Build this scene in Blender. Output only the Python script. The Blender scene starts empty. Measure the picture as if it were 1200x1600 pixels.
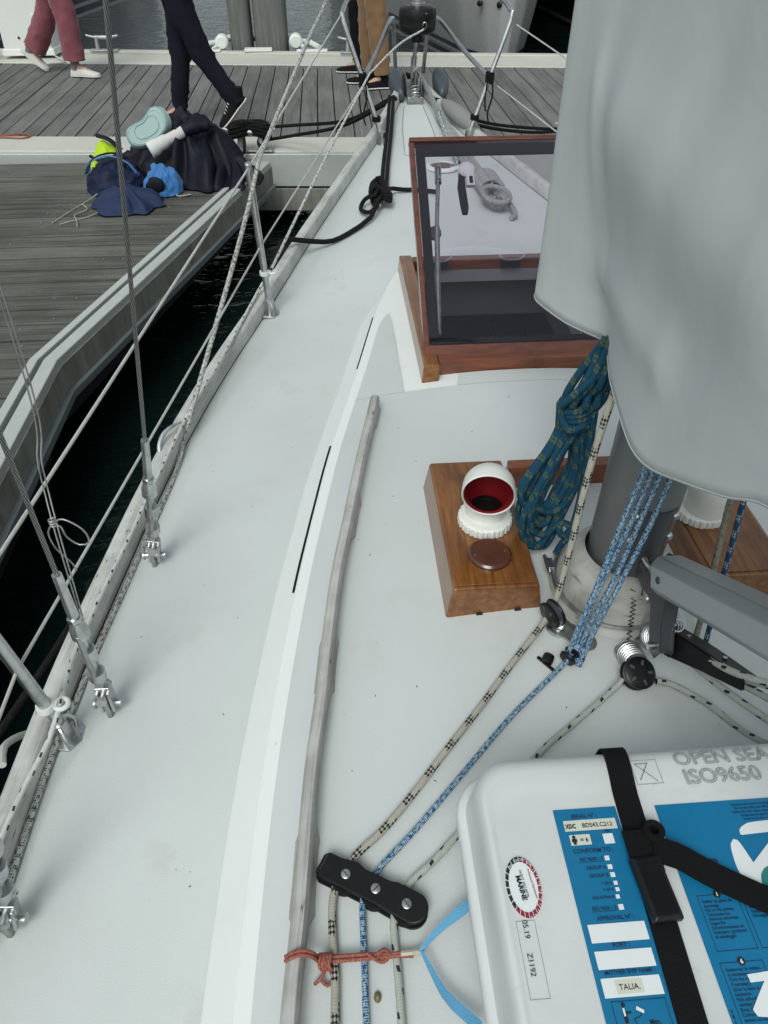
import bpy, math, random
from mathutils import Vector, Matrix, Euler, noise
from math import sin, cos, pi, radians, sqrt, atan2, hypot

random.seed(7)
scene = bpy.context.scene
COL = scene.collection

# ---------------------------------------------------------------- camera
cam_data = bpy.data.cameras.new('camera')
cam = bpy.data.objects.new('camera', cam_data); COL.objects.link(cam)
cam.location = (-0.545, 0.0, 2.07)
cam.rotation_euler = (radians(90 - 41.8), 0, radians(-4.0))
cam_data.sensor_fit = 'VERTICAL'; cam_data.sensor_height = 36.0; cam_data.lens = 25.425
cam_data.clip_start = 0.02; cam_data.clip_end = 2000
scene.camera = cam

# ---------------------------------------------------------------- overcast sky and a very soft sun
world = bpy.data.worlds.new('World'); scene.world = world; world.use_nodes = True
wn = world.node_tree.nodes; wl = world.node_tree.links
for n in list(wn): wn.remove(n)
sky = wn.new('ShaderNodeTexSky'); sky.sky_type = 'NISHITA'; sky.sun_disc = False
sky.sun_elevation = radians(52); sky.sun_rotation = radians(200)
sky.air_density = 1.0; sky.dust_density = 2.8; sky.ozone_density = 1.0
hs = wn.new('ShaderNodeHueSaturation'); hs.inputs['Saturation'].default_value = 0.28
bg = wn.new('ShaderNodeBackground'); bg.inputs['Strength'].default_value = 0.110
wo = wn.new('ShaderNodeOutputWorld')
tint = wn.new('ShaderNodeMix'); tint.data_type = 'RGBA'; tint.blend_type = 'MULTIPLY'; tint.inputs[0].default_value = 1.0; tint.inputs[7].default_value = (0.945, 1.0, 0.97, 1)   # cool overcast
wl.new(sky.outputs[0], hs.inputs['Color']); wl.new(hs.outputs[0], tint.inputs[6]); wl.new(tint.outputs[2], bg.inputs[0]); wl.new(bg.outputs[0], wo.inputs[0])

sun_data = bpy.data.lights.new('sun', 'SUN'); sun_data.energy = 0.95; sun_data.angle = radians(28)
sun_data.color = (0.98, 1.0, 0.97)
sun = bpy.data.objects.new('sun', sun_data); COL.objects.link(sun)
sun.rotation_euler = (radians(38), 0, radians(-20))
sun.location = (0, -5, 20)

vs = scene.view_settings
vs.view_transform = 'Standard'; vs.look = 'None'; vs.exposure = 0.60; vs.gamma = 1.0; vs.use_curve_mapping = False

# ---------------------------------------------------------------- material helpers
class NT:
    def __init__(s, name):
        s.m = bpy.data.materials.new(name); s.m.use_nodes = True
        s.t = s.m.node_tree; s.n = s.t.nodes; s.b = s.n['Principled BSDF']; s.out = s.n['Material Output']
    def link(s, a, b): s.t.links.new(a, b)
    def put(s, sock, v):
        if hasattr(v, 'links') or isinstance(v, bpy.types.NodeSocket): s.link(v, sock)
        else: sock.default_value = v
    def math(s, op, a, b=None, c=None, clamp=False):
        n = s.n.new('ShaderNodeMath'); n.operation = op; n.use_clamp = clamp
        s.put(n.inputs[0], a)
        if b is not None: s.put(n.inputs[1], b)
        if c is not None: s.put(n.inputs[2], c)
        return n.outputs[0]
    def mix(s, f, a, b, mode='MIX'):
        n = s.n.new('ShaderNodeMix'); n.data_type = 'RGBA'; n.blend_type = mode
        s.put(n.inputs[0], f)
        s.put(n.inputs[6], a if not isinstance(a, tuple) else (*a[:3], 1)); s.put(n.inputs[7], b if not isinstance(b, tuple) else (*b[:3], 1))
        return n.outputs[2]
    def coord(s, which='Object'): return s.n.new('ShaderNodeTexCoord').outputs[which]
    def mapping(s, vec, scale=(1, 1, 1), rot=(0, 0, 0)):
        n = s.n.new('ShaderNodeMapping'); s.link(vec, n.inputs[0]); n.inputs['Scale'].default_value = scale; n.inputs['Rotation'].default_value = rot
        return n.outputs[0]
    def noise(s, vec, scale=5, detail=4, rough=0.55, dist=0.0):
        n = s.n.new('ShaderNodeTexNoise'); s.link(vec, n.inputs['Vector'])
        n.inputs['Scale'].default_value = scale; n.inputs['Detail'].default_value = detail; n.inputs['Roughness'].default_value = rough; n.inputs['Distortion'].default_value = dist
        return n.outputs['Fac']
    def ramp(s, fac, stops):
        n = s.n.new('ShaderNodeValToRGB'); s.link(fac, n.inputs[0]); e = n.color_ramp.elements
        while len(e) < len(stops): e.new(0.5)
        for k, (p, c) in enumerate(stops):
            e[k].position = p; e[k].color = (*c, 1) if isinstance(c, tuple) else (c, c, c, 1)
        return n.outputs[0]
    def bump(s, h, strength=0.3, dist=0.01):
        n = s.n.new('ShaderNodeBump'); n.inputs['Strength'].default_value = strength; n.inputs['Distance'].default_value = dist
        s.link(h, n.inputs['Height']); s.link(n.outputs[0], s.b.inputs['Normal'])
    def rnd(s): return s.n.new('ShaderNodeObjectInfo').outputs['Random']
    def uv(s):
        n = s.n.new('ShaderNodeUVMap'); x = s.n.new('ShaderNodeSeparateXYZ'); s.link(n.outputs[0], x.inputs[0]); return n.outputs[0], x.outputs[0], x.outputs[1]
    def set(s, col=None, rough=None, metal=None, spec=None, coat=None):
        if col is not None: s.put(s.b.inputs['Base Color'], (*col, 1) if isinstance(col, tuple) else col)
        if rough is not None: s.put(s.b.inputs['Roughness'], rough)
        if metal is not None: s.put(s.b.inputs['Metallic'], metal)
        if spec is not None: s.put(s.b.inputs['Specular IOR Level'], spec)
        if coat is not None: s.put(s.b.inputs['Coat Weight'], coat); s.b.inputs['Coat Roughness'].default_value = 0.08
        return s.m

def plain(name, col, rough=0.5, metal=0.0, var=0.06, bscale=60, bstr=0.0, spec=None, coat=None):
    """a colour with faint large and small variation so that it is never flat"""
    t = NT(name); co = t.coord()
    n1 = t.noise(co, 3, 5); n2 = t.noise(co, 40, 3)
    f = t.math('ADD', t.math('MULTIPLY', t.math('SUBTRACT', n1, 0.5), 2 * var), t.math('MULTIPLY', t.math('SUBTRACT', n2, 0.5), var))
    f = t.math('ADD', f, 1.0)
    c = t.n.new('ShaderNodeVectorMath'); c.operation = 'SCALE'; c.inputs[0].default_value = col; t.link(f, c.inputs['Scale'])
    t.set(c.outputs[0], t.math('ADD', t.math('MULTIPLY', t.math('SUBTRACT', n2, 0.5), 0.15), rough, clamp=True), metal, spec, coat)
    if bstr: t.bump(t.noise(co, bscale, 3), bstr, 0.004)
    return t.m

M = {}
def deck_mat(name, col, rough, bstr, stain=0.12):
    t = NT(name); co = t.coord()
    big = t.noise(co, 1.1, 5, 0.6); mid = t.noise(co, 7, 5, 0.6); fine = t.noise(co, 420, 2)
    c = t.mix(t.ramp(big, [(0.35, 0.0), (0.7, 1.0)]), col, tuple(v * (1 - stain * .5) for v in col))
    dirt = t.ramp(mid, [(0.58, 0.0), (0.80, 1.0)])
    c = t.mix(t.math('MULTIPLY', dirt, stain * 1.6), c, (0.36, 0.36, 0.31))
    sp = t.ramp(t.noise(co, 55, 1), [(0.795, 0.0), (0.82, 1.0)])
    c = t.mix(t.math('MULTIPLY', sp, 0.35), c, (0.25, 0.24, 0.2))
    t.set(c, t.math('ADD', rough, t.math('MULTIPLY', t.math('SUBTRACT', mid, 0.5), 0.25)))
    if bstr: t.bump(fine, bstr, 0.0012)
    return t.m
M['nonskid'] = deck_mat('nonskid_paint', (0.525, 0.556, 0.545), 0.58, 0.40, 0.24)
M['nonskid_roof'] = deck_mat('nonskid_roof_paint', (0.510, 0.537, 0.530), 0.6, 0.35, 0.18)
M['gel'] = deck_mat('white_gelcoat', (0.69, 0.715, 0.70), 0.33, 0.0, 0.06)
M['hull_white'] = plain('hull_white', (0.62, 0.65, 0.65), 0.3, var=0.04)

def weathered(name, light, dark, along='UV'):
    t = NT(name); uvv, u, v = t.uv(); co = t.coord()
    g = t.noise(t.mapping(uvv, (160, 5, 1)), 1, 5, 0.65)
    b = t.noise(co, 9, 4, 0.6); s = t.noise(t.mapping(uvv, (60, 14, 1)), 1, 3, 0.7)
    c = t.mix(t.ramp(g, [(0.3, 0.0), (0.68, 1.0)]), dark, light)
    c = t.mix(t.ramp(b, [(0.42, 0.0), (0.62, 0.7)]), c, tuple(x * 1.12 for x in light))
    c = t.mix(t.ramp(s, [(0.64, 0.0), (0.72, 1.0)]), c, (0.07, 0.065, 0.06))
    t.set(c, 0.8); t.bump(g, 0.5, 0.003); return t.m
M['teak_grey'] = weathered('weathered_teak', (0.42, 0.42, 0.40), (0.21, 0.205, 0.19))
M['rail_grey'] = weathered('weathered_painted_rail', (0.47, 0.48, 0.46), (0.28, 0.275, 0.25))

def varnish(name, a, b, scale=(3, 30, 30), rough=0.16):
    t = NT(name); co = t.coord()
    g = t.noise(t.mapping(co, scale), 1.6, 7, 0.65, 0.6); w = t.noise(co, 6, 4)
    c = t.mix(t.ramp(g, [(0.32, 0.0), (0.66, 1.0)]), a, b)
    c = t.mix(t.ramp(w, [(0.52, 0.0), (0.75, 0.75)]), c, tuple(x * 0.5 for x in a))
    t.set(c, t.math('ADD', rough, t.math('MULTIPLY', w, 0.18)), coat=0.35); t.bump(g, 0.08, 0.002); return t.m
M['varnish_y'] = varnish('varnished_teak', (0.105, 0.036, 0.008), (0.245, 0.100, 0.025), (40, 4, 40))
M['varnish_x'] = varnish('varnished_teak_rail', (0.085, 0.022, 0.008), (0.20, 0.06, 0.022), (4, 40, 40))
M['varnish_disc'] = plain('red_brown_plate', (0.075, 0.022, 0.012), 0.25, var=0.15, coat=0.4)
M['red_wood'] = varnish('red_hatch_wood', (0.065, 0.016, 0.008), (0.14, 0.040, 0.018), (6, 30, 30))

def steel(name, col=(0.56, 0.57, 0.57), rough=0.22):
    t = NT(name); co = t.coord(); n = t.noise(co, 30, 4)
    c = t.mix(t.ramp(n, [(0.45, 0.0), (0.75, 1.0)]), col, tuple(x * 0.6 for x in col))
    t.set(c, t.math('ADD', rough, t.math('MULTIPLY', n, 0.2)), 1.0); return t.m
M['steel'] = steel('stainless_steel')
M['steel_dull'] = steel('dull_stainless', (0.42, 0.43, 0.42), 0.38)
M['galv'] = steel('galvanised_steel', (0.50, 0.52, 0.52), 0.5)
M['alu'] = plain('mast_aluminium_paint', (0.175, 0.185, 0.185), 0.42, 0.25, 0.08)
M['vang'] = plain('vang_grey_paint', (0.32, 0.34, 0.345), 0.4, 0.1, 0.05)
M['dark_alloy'] = plain('dark_grey_alloy', (0.075, 0.08, 0.085), 0.42, 0.35, 0.1)
M['dock_alu'] = plain('dock_aluminium', (0.42, 0.44, 0.42), 0.5, 0.12, 0.14, 25, 0.15)
def streaked(name, a, b):
    t = NT(name); co = t.coord(); st = t.noise(t.mapping(co, (14, 14, 1.5)), 1, 5, 0.65); n = t.noise(co, 6, 5, 0.6)
    c = t.mix(t.ramp(st, [(0.38, 0.0), (0.66, 1.0)]), a, b); c = t.mix(t.ramp(n, [(0.5, 0.0), (0.75, 0.6)]), c, (0.10, 0.095, 0.07)); t.set(c, 0.6); t.bump(n, 0.2, 0.004); return t.m
M['dock_side'] = streaked('streaked_dock_aluminium', (0.25, 0.255, 0.225), (0.15, 0.15, 0.125)); M['dock_flange'] = plain('blue_grey_flange', (0.16, 0.18, 0.185), 0.55, 0.1, 0.2)
M['kerb'] = plain('dock_kerb_coating', (0.46, 0.46, 0.41), 0.6, 0.0, 0.12, 25, 0.1)
M['black'] = plain('black_plastic', (0.006, 0.0065, 0.007), 0.38, var=0.25, spec=0.3)
M['rubber'] = plain('black_rubber', (0.005, 0.005, 0.0055), 0.6, var=0.2, spec=0.25)
M['dark'] = plain('dark_void', (0.010, 0.011, 0.012), 0.8)
M['white_pl'] = plain('white_plastic', (0.64, 0.66, 0.63), 0.36, var=0.05)
def raft_mat():
    t = NT('raft_white_grp'); co = t.coord(); b = t.noise(co, 5, 5, 0.6); f = t.noise(co, 60, 3); sc = t.noise(t.mapping(co, (14, 90, 30), (0, 0, 0.5)), 1, 3, 0.5, 0.3); pe = t.noise(co, 130, 2)
    c = t.mix(t.ramp(b, [(0.4, 0.0), (0.7, 1.0)]), (0.58, 0.605, 0.60), (0.52, 0.545, 0.535))
    c = t.mix(t.math('MULTIPLY', t.ramp(sc, [(0.70, 0.0), (0.78, 1.0)]), 0.35), c, (0.33, 0.34, 0.32))
    c = t.mix(t.math('MULTIPLY', t.ramp(f, [(0.66, 0.0), (0.76, 1.0)]), 0.18), c, (0.30, 0.29, 0.25))
    t.set(c, t.math('ADD', 0.28, t.math('MULTIPLY', b, 0.15))); t.bump(pe, 0.10, 0.002); return t.m
M['raft'] = raft_mat()
M['boot'] = None
def boot():
    t = NT('stained_mast_boot'); co = t.coord(); n = t.noise(co, 14, 6, 0.65, 0.4); f = t.noise(t.mapping(co, (18, 18, 60)), 1, 4)
    c = t.mix(t.ramp(n, [(0.40, 0.0), (0.62, 1.0)]), (0.42, 0.42, 0.39), (0.27, 0.265, 0.235))
    c = t.mix(t.ramp(f, [(0.62, 0.0), (0.75, 0.8)]), c, (0.06, 0.055, 0.045))
    t.set(c, 0.5); t.bump(n, 0.15, 0.004); return t.m
M['boot'] = boot()
M['cowl_white'] = plain('cowl_white_pvc', (0.68, 0.69, 0.65), 0.34, var=0.05)
M['cowl_red'] = plain('cowl_red_lining', (0.27, 0.010, 0.018), 0.5, var=0.15)
M['sticker_blue'] = plain('blue_label_print', (0.004, 0.145, 0.30), 0.40, var=0.10)
M['ink'] = plain('black_print', (0.012, 0.014, 0.02), 0.5)
M['ink_blue'] = plain('navy_print', (0.008, 0.025, 0.07), 0.5)
M['ink_grey'] = plain('grey_outline_print', (0.13, 0.14, 0.14), 0.5); M['ink_pale'] = plain('pale_outline_print', (0.20, 0.215, 0.21), 0.5)
M['ink_red'] = plain('red_print', (0.25, 0.015, 0.04), 0.5)
M['paper'] = plain('white_label_paper', (0.66, 0.70, 0.70), 0.5, var=0.03)
M['paper_y'] = plain('yellowed_tape', (0.56, 0.58, 0.50), 0.45, var=0.04)
M['teal_print'] = plain('teal_print', (0.02, 0.19, 0.17), 0.4)
M['webbing'] = plain('black_webbing', (0.0035, 0.0035, 0.004), 0.8, var=0.3, bscale=500, bstr=0.4, spec=0.2)
M['webbing_blue'] = plain('light_blue_webbing', (0.10, 0.31, 0.50), 0.7, var=0.25, bscale=400, bstr=0.4)
M['beige_ring'] = plain('beige_nylon_ring', (0.36, 0.34, 0.27), 0.45, var=0.1)

def cloth(name, col, rough=0.85, weave=900, bstr=0.25, stain=0.18, sheen=0.2):
    t = NT(name); co = t.coord(); b = t.noise(co, 4, 6, 0.6); w = t.noise(co, weave, 2); cr = t.noise(co, 18, 5, 0.6, 0.8)
    c = t.mix(t.ramp(b, [(0.35, 0.0), (0.7, 1.0)]), col, tuple(x * (1 - stain) for x in col))
    t.set(c, rough, spec=0.2); t.b.inputs['Sheen Weight'].default_value = sheen
    h = t.math('ADD', t.math('MULTIPLY', w, 0.25), cr); t.bump(h, bstr, 0.004); return t.m
def canvas_mat():
    t = NT('grey_acrylic_canvas'); co = t.coord(); b = t.noise(co, 2.6, 6, 0.62); cr = t.noise(t.mapping(co, (5, 5, 2.2)), 1.6, 6, 0.62, 1.2); st = t.noise(t.mapping(co, (22, 22, 2.5)), 1, 4, 0.6)
    sx = t.n.new('ShaderNodeSeparateXYZ'); t.link(co, sx.inputs[0])
    wy = t.math('SINE', t.math('MULTIPLY', sx.outputs[1], 3600.0)); wz = t.math('SINE', t.math('MULTIPLY', sx.outputs[2], 3600.0))
    c = t.mix(t.ramp(b, [(0.35, 0.0), (0.72, 1.0)]), (0.465, 0.49, 0.49), (0.44, 0.465, 0.465))
    c = t.mix(t.math('MULTIPLY', t.ramp(t.noise(co, 7, 4), [(0.60, 0.0), (0.80, 1.0)]), 0.22), c, (0.28, 0.285, 0.27))
    wv = t.noise(t.mapping(co, (300, 300, 300)), 1, 2); soft = t.noise(co, 5.5, 3, 0.5, 0.8)
    t.set(c, 0.9, spec=0.2); t.bump(t.math('ADD', t.math('MULTIPLY', soft, 1.2), t.math('MULTIPLY', wv, 0.05)), 0.12, 0.02); return t.m
M['cover'] = canvas_mat()
M['pink'] = cloth('dusty_pink_cotton', (0.20, 0.062, 0.080)); M['navy'] = cloth('navy_denim', (0.0055, 0.0065, 0.0135), sheen=0.0)
M['tan'] = cloth('tan_cotton', (0.215, 0.125, 0.062)); M['blackcloth'] = cloth('black_cloth', (0.0045, 0.0045, 0.0055), sheen=0.0)
M['jacket'] = cloth('dark_navy_shell', (0.0055, 0.0065, 0.0135), 0.6, 500, 0.5, sheen=0.0)
M['bagblue'] = cloth('slate_blue_nylon', (0.009, 0.014, 0.040), 0.6, 500, 0.5, sheen=0.0)
M['brightblue'] = cloth('bright_blue_nylon', (0.040, 0.165, 0.42), 0.5, 500, 0.4)
M['lime'] = cloth('lime_nylon', (0.42, 0.62, 0.01), 0.5, 500, 0.3); M['mint'] = plain('mint_grey_foam', (0.26, 0.37, 0.36), 0.55, var=0.12)
M['greyshirt'] = cloth('grey_knit', (0.16, 0.17, 0.18)); M['whiteshirt'] = cloth('white_cotton', (0.55, 0.55, 0.53))
M['skin'] = plain('skin', (0.42, 0.25, 0.18), 0.5, var=0.08); M['hair'] = plain('brown_hair', (0.05, 0.03, 0.018), 0.6, var=0.3)
M['shoe_white'] = plain('off_white_leather', (0.50, 0.49, 0.45), 0.5, var=0.12); M['sole_white'] = plain('white_rubber_sole', (0.56, 0.56, 0.53), 0.6, var=0.1)

def plank_mat(name, light, dark, axis):
    t = NT(name); co = t.coord(); r = t.rnd()
    sc = (3, 70, 70) if axis == 'x' else (70, 3, 70)
    off = t.n.new('ShaderNodeCombineXYZ'); t.link(t.math('MULTIPLY', r, 37.0), off.inputs[0]); t.link(t.math('MULTIPLY', r, 91.0), off.inputs[1])
    ad = t.n.new('ShaderNodeVectorMath'); t.link(co, ad.inputs[0]); t.link(off.outputs[0], ad.inputs[1])
    g = t.noise(t.mapping(ad.outputs[0], sc), 1, 7, 0.65); b = t.noise(co, 2.2, 5, 0.65); fine = t.noise(ad.outputs[0], 90, 3)
    c = t.mix(t.ramp(g, [(0.28, 0.0), (0.72, 1.0)]), dark, light)
    c = t.mix(t.ramp(b, [(0.42, 0.0), (0.72, 0.6)]), c, tuple(x * 0.6 for x in dark))
    c = t.mix(t.math('MULTIPLY', r, 0.35), c, tuple(x * 1.25 for x in light))
    c = t.mix(t.math('MULTIPLY', t.ramp(fine, [(0.5, 0.0), (0.75, 1.0)]), 0.25), c, tuple(x * 0.4 for x in dark))
    band = t.noise(t.mapping(ad.outputs[0], (0.9, 16, 16) if axis == 'x' else (16, 0.9, 16)), 1, 5, 0.7, 0.5)
    c = t.mix(t.ramp(band, [(0.46, 0.0), (0.72, 0.75)]), c, tuple(x * 0.55 for x in dark))
    t.set(c, 0.8, spec=0.25); t.bump(g, 0.4, 0.003); return t.m
M['plank_y'] = plank_mat('grey_dock_planks', (0.190, 0.188, 0.178), (0.098, 0.099, 0.094), 'y')
M['plank_x'] = plank_mat('dark_finger_planks', (0.155, 0.152, 0.134), (0.048, 0.048, 0.040), 'x')
M['pile'] = plank_mat('pile_timber', (0.17, 0.175, 0.165), (0.10, 0.105, 0.10), 'x')
def pile_mat():
    t = NT('wet_pile_timber'); co = t.coord(); g = t.noise(t.mapping(co, (45, 45, 2.2)), 1, 7, 0.65); b = t.noise(co, 2.5, 5)
    c = t.mix(t.ramp(g, [(0.3, 0.0), (0.7, 1.0)]), (0.075, 0.08, 0.075), (0.165, 0.17, 0.16))
    c = t.mix(t.ramp(b, [(0.4, 0.0), (0.7, 0.6)]), c, (0.10, 0.105, 0.09)); t.set(c, 0.85); t.bump(g, 0.5, 0.006); return t.m
M['pile'] = pile_mat()

def water_mat():
    t = NT('harbour_water'); co = t.coord()
    a = t.noise(t.mapping(co, (1.0, 1.8, 1)), 2.0, 4, 0.55, 0.6); b = t.noise(t.mapping(co, (1, 2.2, 1)), 7.0, 3, 0.5, 0.4)
    t.set((0.0035, 0.0085, 0.0075), 0.05); t.b.inputs['IOR'].default_value = 1.33
    t.bump(t.math('ADD', a, t.math('MULTIPLY', b, 0.35)), 0.40, 0.10); return t.m
M['water'] = water_mat()

def glass_mat():
    t = NT('smoked_acrylic'); t.n.remove(t.b)
    tr = t.n.new('ShaderNodeBsdfTransparent'); tr.inputs[0].default_value = (0.87, 0.855, 0.89, 1)
    gl = t.n.new('ShaderNodeBsdfGlossy'); gl.inputs['Roughness'].default_value = 0.03; gl.inputs['Color'].default_value = (0.9, 0.9, 0.95, 1)
    fr = t.n.new('ShaderNodeFresnel'); fr.inputs[0].default_value = 1.34
    mx = t.n.new('ShaderNodeMixShader'); t.link(fr.outputs[0], mx.inputs[0]); t.link(tr.outputs[0], mx.inputs[1]); t.link(gl.outputs[0], mx.inputs[2])
    t.link(mx.outputs[0], t.out.inputs[0]); return t.m
M['smoked'] = glass_mat()

def rope(name, base, fleck, style='checker', period=4.5, duty=0.35, second=None, var=0.2):
    """braided rope; UV u runs once round the rope, v counts diameters along it"""
    t = NT(name); uvv, u, v = t.uv(); co = t.coord()
    N, k = 6, 1.5
    a = t.math('ADD', t.math('MULTIPLY', u, N), t.math('MULTIPLY', v, k)); b = t.math('SUBTRACT', t.math('MULTIPLY', u, N), t.math('MULTIPLY', v, k))
    sa = t.math('SINE', t.math('MULTIPLY', a, 2 * pi)); sb = t.math('SINE', t.math('MULTIPLY', b, 2 * pi))
    h = t.math('MULTIPLY', sa, sb)
    ca = t.math('ADD', t.math('MULTIPLY', u, 4), t.math('MULTIPLY', v, 0.85)); cb = t.math('SUBTRACT', t.math('MULTIPLY', u, 4), t.math('MULTIPLY', v, 0.85))
    chk = t.math('GREATER_THAN', t.math('MULTIPLY', t.math('SINE', t.math('MULTIPLY', ca, 2 * pi)), t.math('SINE', t.math('MULTIPLY', cb, 2 * pi))), -0.05)
    if style == 'checker':        # blocks of flecks every few diameters
        ph = t.math('FRACT', t.math('DIVIDE', t.math('ADD', v, t.math('MULTIPLY', u, 1.2)), period))
        f = t.math('MULTIPLY', t.math('LESS_THAN', ph, duty), chk)
    elif style == 'speckle':      # flecks everywhere, broken up
        n = t.noise(t.mapping(uvv, (7, 1.5, 1)), 1, 1, 0.5)
        f = t.math('GREATER_THAN', t.math('ADD', t.math('MULTIPLY', h, 0.18), n), 1 - duty)
    elif style == 'tick':         # one small fleck now and then
        ph = t.math('FRACT', t.math('DIVIDE', v, period)); pu = t.math('FRACT', t.math('ADD', t.math('MULTIPLY', u, 2), t.math('DIVIDE', v, period * 3)))
        f = t.math('MULTIPLY', t.math('LESS_THAN', ph, duty), t.math('LESS_THAN', pu, 0.3))
    else: f = 0.0
    dirt = t.noise(co, 35, 4)
    c = t.mix(t.math('MULTIPLY', t.ramp(dirt, [(0.4, 0.0), (0.75, 1.0)]), var * 2), base, tuple(x * 0.55 for x in base))
    if second: c = t.mix(t.math('GREATER_THAN', t.noise(t.mapping(uvv, (7, 1.6, 1)), 1, 2), 0.52), c, second)
    c = t.mix(f, c, fleck)
    c = t.mix(t.math('MULTIPLY', t.math('LESS_THAN', h, -0.45), 0.35), c, tuple(x * 0.3 for x in base))
    t.set(c, 0.8, spec=0.2); t.bump(t.math('SUBTRACT', 1.0, t.math('ABSOLUTE', h)), 0.5, 0.0015); return t.m
M['r_halyard'] = rope('white_rope_black_flecks', (0.40, 0.39, 0.33), (0.012, 0.012, 0.014), 'checker', 4.6, 0.36)
M['r_blue'] = rope('blue_white_rope', (0.010, 0.085, 0.22), (0.33, 0.44, 0.50), 'speckle', duty=0.49)
M['r_white'] = rope('pale_rope_dark_ticks', (0.42, 0.44, 0.40), (0.02, 0.02, 0.022), 'tick', 2.4, 0.30)
M['r_coil'] = rope('teal_blue_rope_green_flecks', (0.009, 0.060, 0.098), (0.085, 0.115, 0.05), 'checker', 3.0, 0.30, (0.008, 0.052, 0.110))
M['r_navy'] = rope('navy_rope_white_flecks', (0.015, 0.065, 0.15), (0.33, 0.36, 0.36), 'checker', 3.2, 0.4)
M['r_beige'] = rope('beige_rope', (0.27, 0.27, 0.20), (0.10, 0.10, 0.07), 'speckle', duty=0.40)
M['r_sheet'] = rope('speckled_sheet', (0.50, 0.51, 0.48), (0.06, 0.06, 0.06), 'speckle', duty=0.43)
M['r_furl'] = rope('white_furling_line', (0.58, 0.59, 0.56), (0.03, 0.03, 0.03), 'tick', 3.2, 0.28)
M['r_black'] = rope('black_mooring_rope', (0.005, 0.005, 0.0055), (0.012, 0.012, 0.012), 'speckle', duty=0.42)
M['r_life'] = rope('white_lifeline_cover', (0.52, 0.53, 0.50), (0.4, 0.4, 0.4), 'none')
M['r_pink'] = rope('salmon_lashing', (0.42, 0.17, 0.13), (0.24, 0.055, 0.04), 'speckle', duty=0.48)
M['r_grey'] = rope('grey_warp', (0.33, 0.34, 0.33), (0.2, 0.2, 0.2), 'speckle', duty=0.4)
M['r_cord'] = rope('white_cord', (0.40, 0.40, 0.36), (0.3, 0.3, 0.3), 'none')
M['r_orange'] = rope('orange_cord', (0.34, 0.10, 0.05), (0.3, 0.1, 0.05), 'none')
def wire():
    t = NT('stainless_wire_rope'); uvv, u, v = t.uv()
    s = t.math('SINE', t.math('MULTIPLY', t.math('ADD', t.math('MULTIPLY', u, 7), t.math('MULTIPLY', v, 0.55)), 2 * pi))
    c = t.mix(t.ramp(s, [(0.1, 0.0), (0.7, 1.0)]), (0.12, 0.125, 0.12), (0.40, 0.41, 0.40))
    t.set(c, 0.42, 0.85); t.bump(s, 0.6, 0.0015); return t.m
M['wire'] = wire()

# ---------------------------------------------------------------- mesh helpers
def V(*a): return Vector(a)
def catmull(pts, step):
    P = [Vector(p) for p in pts]
    if len(P) < 3:
        n = max(1, int((P[1] - P[0]).length / step)); return [P[0].lerp(P[1], i / n) for i in range(n + 1)]
    Q = [P[0] * 2 - P[1]] + P + [P[-1] * 2 - P[-2]]; out = []
    for i in range(1, len(Q) - 2):
        p0, p1, p2, p3 = Q[i - 1:i + 3]; n = max(1, min(40, int((p2 - p1).length / step)))
        for j in range(n):
            t = j / n; t2 = t * t; t3 = t2 * t
            out.append(0.5 * ((2 * p1) + (p2 - p0) * t + (2 * p0 - 5 * p1 + 4 * p2 - p3) * t2 + (3 * p1 - p0 - 3 * p2 + p3) * t3))
    out.append(P[-1]); return out

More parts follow.
